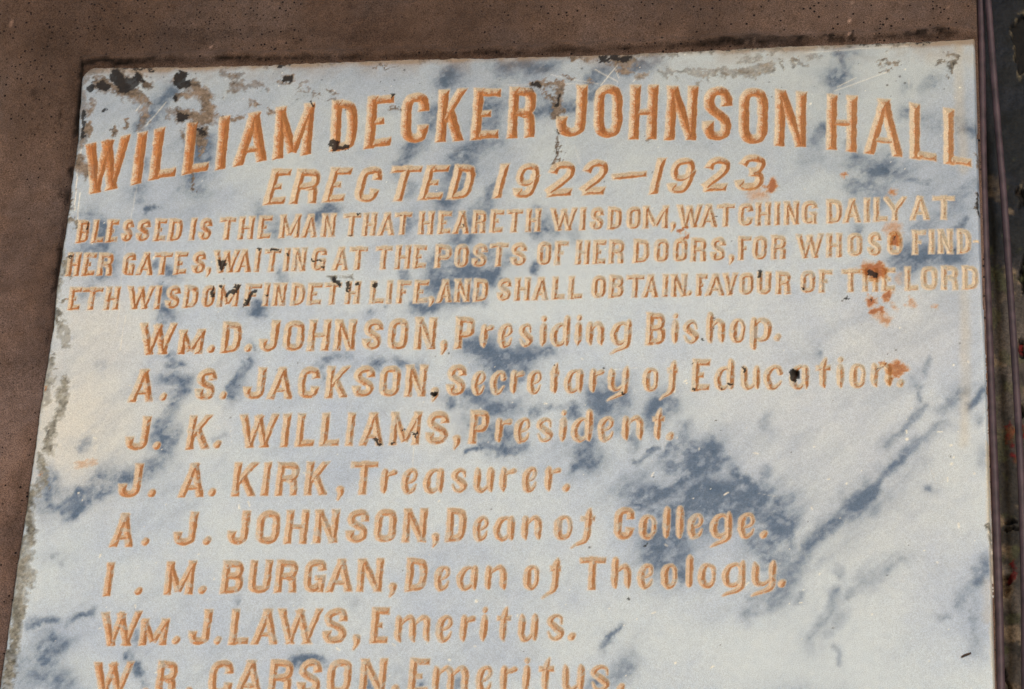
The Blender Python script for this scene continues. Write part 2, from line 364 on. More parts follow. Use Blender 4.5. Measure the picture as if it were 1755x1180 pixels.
text_line(9, [(190, 936.6), (300, 934.5), (450, 931.8), (640, 929), (780, 927.3), (880, 927), (970, 924.5), (1100, 924), (1240, 923), (1330, 922.5)],
          [(215, 879.4), (330, 876.7), (450, 874.8), (560, 873.2), (690, 871.4), (780, 870), (1065, 869), (1150, 867), (1330, 864)], .77, NW,
          [('E', 'A 78 248;. 318 368;J 553 715;. 778 840;J 957 1110;O 1168 1343;H 1385 1557;N 1605 1785'),
           ('F', 'S 137 300;O 347 512;N 562 740;, 785 838;D 888 1040;e 1098 1218;a 1250 1408;n 1458 1612'),
           ('G', 'o 38 162;f 200 320;C 445 580;o 620 738;l 780 825;l 872 915;e 950 1063;g 1104 1252;e 1295 1418;. 1448 1495')], wl=NL)
text_line(10, [(180, 1020.7), (300, 1018.4), (420, 1016), (520, 1014.3), (620, 1013.4), (710, 1012.7), (830, 1011.6), (910, 1010.5), (1010, 1010), (1230, 1007.6), (1340, 1006.5)],
          [(195, 964), (300, 961.5), (420, 960.3), (640, 957), (715, 955.8), (1015, 954), (1180, 951), (1340, 948)], .77, NW,
          [('E', 'I 26 84;. 270 320;M 480 700;. 746 802;B 907 1073;U 1112 1280;R 1312 1480;G 1528 1690'),
           ('F', 'A -10 185;N 218 410;, 460 518;D 585 743;e 805 928;a 972 1130;n 1180 1350;o 1478 1596'),
           ('G', 'f -12 90;T 208 378;h 425 562;e 610 720;o 770 880;l 935 985;o 1025 1147;g 1187 1345;y 1387 1555;. 1572 1624')], wl=NL)
text_line(11, [(160, 1107.8), (250, 1104.8), (410, 1104.4), (500, 1103), (650, 1102), (760, 1100.2), (850, 1100), (950, 1098.5), (1000, 1098)],
          [(175, 1048.7), (340, 1044.8), (410, 1044), (560, 1042), (650, 1040.7), (860, 1039), (1000, 1036)], .78, NW,
          [('H', 'W 97 500;µ 510 790;. 850 922;J 1002 1212;. 1268 1338;L 1412 1605'),
           ('I', 'A 5 255;W 242 680;S 710 945;, 1012 1085;E 1187 1358;m 1432 1790'),
           ('K', 'e 214 350;r 402 514;i 558 618;t 677 810;u 862 1020;s 1082 1228;. 1266 1318')], wl=NL)
text_line(12, [(160, 1194.5), (270, 1192.5), (450, 1191), (660, 1189), (850, 1187), (1060, 1185.5)],
          [(160, 1135.5), (280, 1132.5), (450, 1130.8), (630, 1129), (710, 1128), (1060, 1124)], .78, NW,
          [('P', 'W 154 221;. 242 253;R 264 300;. 316 328;C 355 395;A 401 447;R 458 499;S 508 547;O 558 599;N 614 659;, 670 683;E 698 731;m 739 802;e 815 844;r 856 884;i 894 906;t 918 949;u 962 1000;s 1010 1044;. 1058 1070')], wl=NL)

# ---------------------------------------------------------------- the carved face: a fine height field
C = 0.0013                       # coarse cell
F = C / 2
xa, za = to_plane([-75, 1740, -75, 1740], [1300, 1300, 20, 20])
X0, X1 = xa.min(), xa.max(); Z0 = za[:2].min(); Z1 = za[2:].max() + 0.005
nx = int((X1 - X0) / C) + 1; nz = int((Z1 - Z0) / C) + 1
fx = X0 + np.arange(2 * nx + 1) * F; fz = Z0 + np.arange(2 * nz + 1) * F
XX, ZZ = np.meshgrid(fx, fz, indexing='ij'); XX = XX.astype(np.float32); ZZ = ZZ.astype(np.float32)
THICK = 0.014
PX, PY = to_photo(XX.astype(float), ZZ.astype(float), -THICK)
PX = PX.astype(np.float32); PY = PY.astype(np.float32)
def plane_pt(px, py): return to_plane(px, py, -THICK)
def window(x0, x1, z0, z1):
    i0 = max(int((x0 - X0) / F), 0); i1 = min(int((x1 - X0) / F) + 2, XX.shape[0])
    k0 = max(int((z0 - Z0) / F), 0); k1 = min(int((z1 - Z0) / F) + 2, XX.shape[1])
    return slice(i0, i1), slice(k0, k1)

def catmull(pts, closed, n=5):
    P = np.array(pts, float); m = len(P); out = []
    rngk = range(m if closed else m - 1)
    for k in rngk:
        p1, p2 = P[k % m], P[(k + 1) % m]
        p0 = P[(k - 1) % m] if (closed or k > 0) else 2 * p1 - p2
        p3 = P[(k + 2) % m] if (closed or k < m - 2) else 2 * p2 - p1
        for t in np.arange(n) / n:
            out.append(0.5 * ((2 * p1) + (-p0 + p2) * t + (2 * p0 - 5 * p1 + 4 * p2 - p3) * t * t + (-p0 + 3 * p1 - 3 * p2 + p3) * t ** 3))
    if not closed: out.append(P[-1])
    return np.array(out)

VAL = np.full(XX.shape, -1.0, np.float32)
IDX = np.full(XX.shape, -1, np.int32)
wob = [lattice(XX, ZZ, 0.006, 501) - .5, lattice(XX, ZZ, 0.006, 502) - .5]
chip = lattice(XX, ZZ, 0.0022, 503) - .5

def carve(li, L):
    TL, TR, BL, BR = [np.array(p, float) for p in L['q']]
    w = L['w']; H = np.linalg.norm(TL - BL); W = np.linalg.norm(BR - BL)
    jit = rng.normal(0, .25, 4)
    ix = w / W; iy = w * 0.9 / H
    def mp(x, y):
        if L['kind'] == 'low':
            if L['ch'] in '.,':
                u = x; v = (y * H * .9 + w * .9) / H if L['ch'] == '.' else (y * H * .9 + w * .9) / H
                u = x
            else:
                u = ix * .85 + x * (1 - 2 * ix * .85); v = iy * .8 + y * (1 - 1.6 * iy)
        elif W < 2.6 * w and L['ch'] in 'I1':
            u = 0.5; v = iy + y * (1 - 2 * iy)
        else:
            u = ix + x * (1 - 2 * ix); v = iy + y * (1 - 2 * iy)
        bot = BL + (BR - BL) * u; top = TL + (TR - TL) * u
        return bot + (top - bot) * v
    polys = []
    for typ, pts, ws in L['g']:
        if typ in ('s',):
            pp = [mp(p[0], p[1]) for p in pts]
            if len(pp) > 2: pp = list(catmull(pp, False, 4))
            P = np.array(pp); n = len(P)
            if n == 2:   # straight, slightly waisted stroke
                a, b = P; t = np.array([0, .3, .7, 1.0])
                L0 = np.linalg.norm(b - a)
                if L0 > 5 * w: P = a + (b - a) * t[:, None]; wd = np.array([1.10, .97, .97, 1.10])
                else: wd = np.array([.95, 1.1])
            else: wd = np.full(n, 1.0); wd[0] = wd[-1] = 1.06
            wd = wd * ws * w; closed = False; flat = True
        elif typ in ('c', 't'):
            P = catmull([mp(p[0], p[1]) for p in pts], False, 5); n = len(P)
            wd = np.full(n, w * ws)
            s = np.linspace(0, 1, n)
            if typ == 'c': wd = w * ws * (1 - .12 * np.clip(np.cos(s * 2 * np.pi), 0, 1))
            if typ == 't':
                s2 = np.minimum(s, 1 - s); wd = w * ws * (1.0 + .18 * np.clip(1 - s2 / .12, 0, 1))
            closed = False; flat = typ == 't'
        elif typ == 'o':
            P = catmull([mp(p[0], p[1]) for p in pts], True, 4); P = np.vstack([P, P[:1]]); wd = np.full(len(P), w * ws); closed = True; flat = False
        elif typ in ('p', 'v'):
            q = [tuple(mp(p[0], p[1])) + (p[2],) for p in pts]
            Q = catmull(q, typ == 'v', 5) if len(q) > 2 else np.array(q)
            if typ == 'v': Q = np.vstack([Q, Q[:1]])
            P = Q[:, :2]; wd = np.clip(Q[:, 2], .2, 2) * w * ws; closed = typ == 'v'; flat = len(q) == 2 and L['ch'] not in '.,i'
        polys.append((P, wd, flat and not closed))
    # to metres
    segs = []
    for P, wd, flat in polys:
        gx, gz = plane_pt(P[:, 0], P[:, 1]); ex, _ = plane_pt(P[:, 0] + 1, P[:, 1])
        sc = np.abs(ex - gx); G = np.stack([gx, gz], 1); wm = wd * sc
        if flat and len(G) > 3:     # first and last piece long enough for a flat cut end
            keep = np.ones(len(G), bool); dd = np.r_[0, np.cumsum(np.linalg.norm(np.diff(G, axis=0), axis=1))]
            keep[1:-1] = (dd[1:-1] > wm[0] * 1.05) & (dd[-1] - dd[1:-1] > wm[-1] * 1.05)
            G = G[keep]; wm = wm[keep]
        segs.append((G, wm, flat))
    allp = np.vstack([s[0] for s in segs]); mw = max(s[1].max() for s in segs)
    wi, wk = window(allp[:, 0].min() - mw, allp[:, 0].max() + mw, allp[:, 1].min() - mw, allp[:, 1].max() + mw)
    amp = 0.0011 if w > 5.5 else 0.0008
    x = XX[wi, wk] + wob[0][wi, wk] * amp; z = ZZ[wi, wk] + wob[1][wi, wk] * amp
    best = np.full(x.shape, -1.0, np.float32)
    for G, wm, flat in segs:
        n = len(G)
        for k in range(n - 1):
            a, b = G[k], G[k + 1]; d = b - a; Ln = np.hypot(*d)
            if Ln < 1e-6: continue
            d = d / Ln
            rx, rz = x - a[0], z - a[1]
            s = rx * d[0] + rz * d[1]; q = rx * d[1] - rz * d[0]
            lo = -1e9 if (flat and k == 0) else 0.0; hi = 1e9 if (flat and k == n - 2) else Ln
            sc_ = np.clip(s, lo, hi); tt = np.clip(sc_ / Ln, 0, 1)
            v = wm[k] + (wm[k + 1] - wm[k]) * tt - np.hypot(q, s - sc_)
            if flat and k == 0: v = np.minimum(v, s)
            if flat and k == n - 2: v = np.minimum(v, Ln - s)
            best = np.maximum(best, v)
    if L['kind'] == 'cap' and L['ch'] != '-':    # strokes are cut off on the guide lines
        qx, qz = plane_pt(np.array([TL[0], TR[0], BR[0], BL[0]]), np.array([TL[1], TR[1], BR[1], BL[1]]))
        ex, _ = plane_pt(TL[0] + 1, TL[1]); sc = abs(float(ex) - qx[0])
        cor = np.stack([qx, qz], 1); cen = cor.mean(0)
        for k in range(4):
            a, b = cor[k], cor[(k + 1) % 4]; e = b - a; e /= np.hypot(*e); nrm = np.array([-e[1], e[0]])
            if nrm.dot(cen - a) < 0: nrm = -nrm
            off = .5 if k in (0, 2) else (1.0 if k == 3 else .8)
            best = np.minimum(best, (x - a[0]) * nrm[0] + (z - a[1]) * nrm[1] + off * sc)
    best = best + chip[wi, wk] * 0.0005
    cur = VAL[wi, wk]; better = best > cur
    cur[better] = best[better]; ids = IDX[wi, wk]; ids[better & (best > -.002)] = li
    VAL[wi, wk] = cur; IDX[wi, wk] = ids

for li, L in enumerate(letters):
    if L['kind'] == 'low': L['g'] = LOW[L['ch']]
    elif L['kind'] == 'low2': L['g'] = CAPS['-']
    else: L['g'] = CAPS[L['ch']]
    carve(li, L)

# ---------------------------------------------------------------- marble: veins, dirt, rust (colours held in the surface, with some painted light)
n_big = fbm(XX, ZZ, 0.16, 3, 21)
n_mid = fbm(XX, ZZ, 0.030, 5, 31, .62)
n_fine = fbm(XX, ZZ, 0.009, 4, 41, .65)
diag = fbm(XX * .75 + ZZ * .66, (ZZ * .75 - XX * .66) * 3.2, 0.055, 4, 51, .6)
WX = (fbm(XX, ZZ, 0.035, 6, 61, .6) - .5) * 64
WY = (fbm(XX, ZZ, 0.035, 6, 71, .6) - .5) * 64
SX = (fbm(XX, ZZ, 0.008, 4, 64, .7) - .5) * 26          # small raggedness for dirt and chips
SY_ = (fbm(XX, ZZ, 0.008, 4, 74, .7) - .5) * 26

def field(strokes, warp=1.0, soft=1.0, rag=0.0):
    out = np.zeros(XX.shape, np.float32)
    for pts, r, s in strokes:
        if len(pts) == 1: pts = [pts[0], (pts[0][0] + .5, pts[0][1])]
        P = np.array([p[:2] for p in pts], float); mg = r * 1.8 + 26 * warp + 10 * rag
        bx = [P[:, 0].min() - mg, P[:, 0].max() + mg]; by = [P[:, 1].min() - mg, P[:, 1].max() + mg]
        gx, gz = plane_pt(np.array([bx[0], bx[1], bx[0], bx[1]]), np.array([by[0], by[0], by[1], by[1]]))
        wi, wk = window(gx.min(), gx.max(), gz.min(), gz.max())
        if XX[wi, wk].size == 0: continue
        u = PX[wi, wk] + WX[wi, wk] * warp + SX[wi, wk] * rag; v = PY[wi, wk] + WY[wi, wk] * warp + SY_[wi, wk] * rag
        dm = np.full(u.shape, 1e9, np.float32)
        for k in range(len(P) - 1):
            a, b = P[k], P[k + 1]; e = b - a; l2 = e.dot(e) + 1e-9
            t = np.clip(((u - a[0]) * e[0] + (v - a[1]) * e[1]) / l2, 0, 1)
            dm = np.minimum(dm, np.hypot(u - a[0] - t * e[0], v - a[1] - t * e[1]))
        val = s * (1 - sstep(r * (1 - soft * .9), r * (1 + soft * .75), dm))
        out[wi, wk] = np.maximum(out[wi, wk], val)
    return out

V = []
def v(key, pts, r, s):
    V.append((reg(key, pts), r / REG[key][2], s))
# around the big cloud over "College"
v('b', [(20, 760), (120, 650), (200, 640)], 60, .75); v('b', [(200, 640), (210, 720), (250, 760)], 40, .8); v('b', [(60, 720), (60, 800)], 40, .8)
v('c', [(1520, 680), (1470, 780), (1400, 850)], 60, .85); v('c', [(1620, 680), (1640, 760)], 45, .75)
v('c', [(1210, 920), (1300, 890), (1420, 880), (1560, 870), (1700, 900)], 58, 1.0)
v('c', [(1200, 900), (1240, 960)], 30, .9); v('c', [(1330, 990), (1350, 1020)], 25, .8)
v('b', [(30, 900), (150, 890), (300, 930), (390, 900), (420, 860)], 45, .95); v('b', [(360, 830), (430, 850)], 20, .6)
v('b', [(20, 1000), (150, 980), (300, 1000), (560, 1010)], 80, .8); v('b', [(480, 930), (600, 970), (640, 1020), (560, 1100)], 50, .75)
v('G', [(760, 620), (860, 700), (780, 740)], 110, .75); v('G', [(720, 650), (740, 720)], 40, .7); v('G', [(700, 780), (740, 800)], 35, .7)
v('G', [(880, 440), (900, 560), (880, 700)], 60, .75); v('G', [(1450, 620), (1480, 740), (1560, 760)], 70, .75); v('G', [(1560, 460), (1600, 560)], 60, .55)
v('G', [(850, 760), (900, 860)], 35, .65); v('G', [(1640, 620), (1560, 860), (1400, 1060)], 60, .4)
v('G', [(1440, 1000), (1420, 1090)], 50, .4)
V_main, V = V, []
# long diagonal vein on the right
v('b', [(1240, 690), (1120, 800), (1040, 900)], 20, .62); v('b', [(1070, 880), (960, 970), (820, 1060), (730, 1170)], 42, .9)
v('P', [(1392, 935), (1350, 985), (1325, 1030)], 17, .6)
v('b', [(1360, 420), (1300, 470), (1240, 560), (1170, 640)], 22, .6); v('b', [(1300, 455), (1310, 470)], 18, .6)
v('b', [(1560, 350), (1490, 400), (1430, 440)], 24, .55); v('b', [(1450, 500), (1340, 590), (1260, 660)], 24, .42); v('b', [(1370, 160), (1360, 240)], 16, .5)
v('b', [(1320, 320), (1340, 370)], 16, .7); v('b', [(1660, 360), (1590, 420)], 20, .6); v('b', [(1650, 490), (1640, 520)], 20, .5); v('b', [(1650, 680), (1650, 730)], 30, .45)
v('b', [(510, 460), (490, 500)], 30, .3); v('b', [(500, 750), (510, 800)], 24, .5); v('b', [(800, 130)], 16, .6); v('b', [(1370, 850)], 18, .4)
v('P', [(1430, 1015), (1412, 1050), (1388, 1090)], 9, .5); v('P', [(1550, 955), (1525, 978), (1450, 1020)], 8, .42); v('P', [(1530, 972), (1521, 980)], 6, .5); v('P', [(1428, 1113), (1434, 1118), (1437, 1140)], 5, .4)
v('P', [(1345, 985), (1310, 1020), (1280, 1050)], 12, .5); v('P', [(1440, 972), (1434, 982)], 7, .4); v('P', [(1368, 1022), (1360, 1034)], 6, .5); v('P', [(1585, 790), (1500, 880), (1420, 960)], 18, .16)
V_long, V = V, V_main
v('P', [(1222, 765), (1205, 800), (1175, 830)], 17, .85); v('P', [(1175, 730), (1160, 770)], 14, .5); v('P', [(1240, 790), (1262, 815)], 10, .7); v('P', [(1285, 820), (1290, 845), (1275, 852)], 9, .95); v('P', [(1302, 856)], 6, .7)
v('P', [(1110, 850), (1085, 858)], 12, .9); v('P', [(1310, 835), (1312, 810)], 7, .3); v('P', [(1345, 880), (1352, 940)], 12, .6)
v('P', [(1683, 965), (1676, 990)], 14, .55); v('P', [(1660, 1020), (1672, 1060), (1680, 1110)], 14, .3); v('P', [(1612, 1048), (1630, 1048)], 6, .4)
# middle
v('c', [(380, 110), (520, 170), (640, 150)], 60, .95); v('c', [(470, 200), (620, 210)], 40, .8); v('c', [(640, 120), (760, 140)], 30, .7)
v('c', [(230, 370), (225, 410)], 22, .8); v('c', [(310, 380), (360, 390)], 40, .95); v('c', [(430, 420), (540, 440)], 50, .75); v('c', [(400, 330), (420, 340)], 30, .5)
v('c', [(600, 270), (480, 330), (420, 300)], 30, .45); v('c', [(640, 480), (740, 440)], 20, .75); v('c', [(870, 410), (860, 480)], 24, .75)
v('c', [(1000, 370), (1130, 400), (1050, 440)], 60, .8); v('c', [(1400, 400), (1320, 440), (1290, 500)], 45, .8)
v('c', [(340, 520), (440, 560), (540, 600)], 55, .75); v('c', [(380, 640), (520, 650), (620, 630)], 28, .95); v('c', [(300, 680), (340, 670)], 18, .8)
v('c', [(780, 440), (840, 420)], 14, .5); v('c', [(960, 600), (940, 670), (980, 680)], 60, .9); v('c', [(870, 720), (890, 730)], 25, .75)
v('c', [(1000, 500), (980, 600)], 40, .6); v('c', [(1160, 560), (1180, 600)], 40, .6); v('c', [(1310, 620), (1270, 670), (1220, 710)], 18, .85); v('c', [(1420, 590), (1360, 660)], 22, .7)
v('c', [(1040, 330), (1100, 380)], 40, .5)
# top
v('a', [(520, 150), (500, 185)], 42, .8); v('a', [(760, 100), (900, 90), (1050, 90)], 32, .75); v('a', [(760, 120), (860, 140)], 26, .5)
v('a', [(1230, 160), (1330, 120), (1480, 90), (1560, 50)], 34, .65); v('a', [(760, 240), (740, 300), (700, 370), (700, 470)], 55, .75)
v('a', [(460, 300), (400, 350)], 34, .75); v('a', [(1000, 260), (960, 330), (1060, 320), (1150, 300)], 34, .65); v('a', [(1230, 240), (1290, 210)], 26, .6)
v('a', [(740, 470), (660, 530), (570, 570), (540, 620)], 50, .85); v('a', [(340, 480), (280, 540), (240, 620)], 28, .65)
v('a', [(560, 700), (520, 760), (470, 820)], 55, .8); v('a', [(730, 740), (700, 800)], 30, .6); v('a', [(620, 620), (600, 700)], 34, .7); v('a', [(260, 680), (310, 740)], 26, .45)
v('a', [(700, 840), (640, 900), (560, 1000), (430, 1170)], 48, .6); v('a', [(560, 1130), (700, 1120), (740, 1080)], 60, .85); v('a', [(320, 900), (280, 950)], 28, .5)
v('a', [(980, 880), (1030, 940), (960, 950)], 34, .6); v('a', [(1050, 1020), (960, 1130)], 24, .7); v('a', [(280, 1150), (290, 1170)], 22, .8)
v('6', [(1640, 560), (1500, 560), (1300, 620), (1220, 650)], 60, .95); v('6', [(1080, 770), (1240, 790), (1420, 740), (1600, 760)], 45, .85)
v('6', [(1020, 540), (1000, 580)], 34, .75); v('6', [(90, 600), (130, 560)], 28, .6); v('6', [(1250, 560), (1350, 480), (1420, 380)], 45, .5)
v('6', [(300, 160), (420, 90), (520, 60)], 45, .75); v('6', [(30, 260), (60, 180)], 45, .45); v('6', [(760, 830)], 22, .5)
v('7', [(360, 230), (430, 240)], 36, .75); v('7', [(330, 500), (300, 550)], 34, .8); v('7', [(400, 150), (560, 200), (620, 280)], 50, .35); v('7', [(0, 540), (10, 620)], 45, .9)
v('8', [(1000, 0), (900, 20), (860, 10)], 30, .7); v('8', [(890, 240), (880, 270)], 30, .65); v('8', [(1130, 440), (1280, 420), (1450, 420)], 60, .85)
v('8', [(1500, 180), (1460, 230)], 24, .7); v('8', [(980, 60), (1000, 30)], 60, .5); v('8', [(1250, 240), (1330, 150), (1450, 60)], 55, .5); v('8', [(1200, 370), (1200, 500)], 45, .7)
v('4', [(760, 790), (860, 830), (940, 790)], 75, .85); v('4', [(730, 940), (840, 900)], 50, .75); v('4', [(680, 80), (660, 220), (590, 260)], 62, .65); v('4', [(1050, 470), (1040, 500)], 32, .55)
v('4', [(1130, 490), (1240, 510)], 32, .4); v('4', [(540, 530), (470, 640)], 35, .6); v('4', [(1360, 560), (1470, 600)], 40, .55); v('4', [(680, 625)], 18, .6)
v('4', [(1060, 890), (1150, 880)], 24, .4); v('4', [(1380, 930), (1460, 890)], 30, .4); v('4', [(1150, 320), (1210, 250)], 26, .35); v('4', [(1050, 320)], 26, .35); v('4', [(430, 790), (500, 750)], 50, .22)
# left
v('1', [(1060, 350), (930, 460), (820, 550)], 30, .85); v('1', [(880, 770), (860, 800)], 30, .6); v('1', [(830, 910), (840, 930)], 30, .65); v('1', [(1180, 700), (1230, 660), (1170, 900)], 60, .6); v('1', [(1270, 770)], 30, .6)
v('5', [(330, 120), (410, 200), (430, 330)], 55, .75); v('5', [(820, 80), (760, 120)], 24, .85); v('5', [(720, 30), (700, 45)], 24, .5); v('5', [(250, 430), (300, 380), (520, 430)], 45, .45)
v('5', [(480, 510), (410, 570)], 40, .6); v('5', [(900, 520), (930, 540)], 36, .7); v('5', [(860, 690), (900, 760)], 34, .45); v('5', [(860, 850), (940, 850)], 38, .9); v('5', [(850, 920)], 34, .95)
v('5', [(1600, 100), (1700, 200), (1720, 260)], 50, .6); v('5', [(310, 700), (400, 740)], 30, .5); v('5', [(1580, 850), (1600, 900)], 40, .45); v('5', [(820, 440), (820, 500)], 26, .6)
v('A', [(1170, 20), (1100, 80)], 40, .8); v('A', [(1060, 430), (980, 540), (920, 690)], 38, .85); v('A', [(1120, 330)], 22, .8); v('A', [(540, 440), (510, 480)], 34, .75); v('A', [(490, 380)], 26, .75)
v('A', [(480, 590), (600, 590), (540, 680), (500, 760), (470, 870), (440, 940)], 48, .72); v('A', [(440, 960), (500, 1030), (420, 1120)], 52, .9); v('A', [(880, 980), (830, 1010)], 24, .3)
v('A', [(1650, 500), (1640, 560)], 22, .5)
v('B', [(360, 470), (420, 410)], 28, .75); v('B', [(500, 400), (540, 440)], 40, .75); v('B', [(20, 440), (180, 410)], 30, .35); v('B', [(690, 500), (700, 470)], 40, .5)
v('B', [(1300, 560), (1360, 600), (1300, 660)], 60, .55); v('B', [(420, 30)], 14, .7)
v('d', [(900, 560), (840, 680), (760, 760), (640, 800), (540, 840)], 52, .82); v('d', [(550, 840), (470, 880), (440, 940), (370, 990)], 30, 1.0); v('d', [(430, 870), (480, 880)], 22, 1.0)
v('d', [(240, 820), (250, 960), (360, 990)], 34, .8); v('d', [(270, 800), (330, 930), (400, 900)], 36, .6); v('d', [(460, 610), (430, 630)], 18, .5); v('d', [(520, 230)], 30, .25)
v('H', [(400, 710), (430, 700)], 40, .7); v('H', [(470, 800), (500, 850)], 50, .85); v('H', [(540, 980)], 40, .5); v('H', [(490, 500), (480, 600)], 50, .5); v('H', [(1540, 215)], 26, .6); v('H', [(10, 230)], 30, .8)
v('I', [(440, 780), (500, 730), (600, 730), (700, 760)], 38, 1.0); v('I', [(1190, 960), (1180, 1030)], 34, .8); v('I', [(740, 860)], 30, .4); v('I', [(990, 190)], 50, .3)
v('K', [(1650, 370), (1590, 410), (1550, 480)], 24, .75); v('K', [(1755, 640), (1620, 720), (1550, 790)], 50, .5); v('K', [(1500, 780)], 36, .7); v('K', [(380, 780)], 40, .45); v('K', [(90, 780)], 26, .7)
v('P', [(115, 1053), (128, 1049), (150, 1043)], 6, .9); v('P', [(50, 1067), (66, 1060), (90, 1056)], 6, .75); v('P', [(92, 1100), (75, 1130), (80, 1160)], 20, .8); v('P', [(60, 1150), (95, 1170)], 26, .6)
v('P', [(34, 1130), (40, 1150)], 10, .5); v('P', [(82, 960)], 8, .35); v('P', [(100, 970)], 8, .3)
v('P', [(1080, 1130), (1040, 1170), (1000, 1200)], 18, .3); v('P', [(600, 1240), (700, 1210)], 30, .5); v('P', [(1300, 1260), (1400, 1220)], 30, .5); v('P', [(200, 1250), (260, 1220)], 20, .6)
v('P', [(1390, 1100), (1430, 1050)], 20, .28); v('P', [(1480, 1000), (1560, 950)], 16, .22)
vein_raw = field(V, .55, 1.0, .5)
def hc(a, k): return np.clip((a - .5) * k + .5, 0, 1)
tex = hc(n_mid * .40 + diag * .30 + n_fine * .30, 3.2)
n_micro = fbm(XX, ZZ, 0.0035, 3, 45, .7)
grainy = .74 + .52 * hc(n_fine * .45 + n_micro * .55, 2.2)
holes = sstep(.56, .68, fbm(XX, ZZ, .014, 4, 91, .6))
vein = vein_raw ** .75 * (.52 + .66 * tex) * grainy * (1 - .55 * holes)
long_raw = field(V_long, .38, 1.0, .35)
vein = np.maximum(vein, long_raw ** .8 * (.70 + .35 * hc(diag, 2.5)) * grainy * (1 - .3 * holes))
haze_v = field([(p, r * 2.1, s_ * .42) for p, r, s_ in V + V_long], .9, 1.0, .3)     # smoky halo round every vein
vein = vein * .92 + haze_v * (.5 + 1.0 * hc(diag * .6 + n_mid * .4, 2.4)) * (1 - vein)
vein = np.clip(vein, 0, 1)
faint = sstep(.48, .74, diag * .6 + n_big * .4) * .20

warm = field([([(110, 720)], 130, 1.0), ([(300, 700)], 90, .35), ([(160, 580), (150, 650)], 90, .7), ([(1400, 700), (1500, 780)], 220, .3), ([(1550, 560), (1500, 600)], 120, .4), ([(750, 720)], 60, .2)], .6, 1.0)
base_hi = srgb(205, 216, 224); base_cool = srgb(188, 201, 220); base_warm = srgb(222, 219, 210)
cool = sstep(.30, .72, n_big * .7 + n_mid * .3)
colr = base_hi * (1 - cool[..., None]) + base_cool * cool[..., None]
colr = colr * (1 - warm[..., None] * .8) + base_warm * warm[..., None] * .8
dark_a = srgb(138, 154, 176); dark_b = srgb(82, 103, 130)
vm = np.clip(vein + faint, 0, 1)[..., None]
vc = dark_a * (1 - np.clip(vein[..., None] * 1.25 - .25, 0, 1)) + dark_b * np.clip(vein[..., None] * 1.25 - .25, 0, 1)
colr = colr * (1 - np.clip(vm * 1.22, 0, 1)) + vc * np.clip(vm * 1.22, 0, 1)
# grey darkening towards the top: brightness falloff put into the colour
top_falloff = sstep(620, 60, PY) * .36 + (n_big - .5) * .10
colr = colr * (1 - top_falloff[..., None]) + colr * srgb(168, 165, 152) / .45 * .5 * top_falloff[..., None]

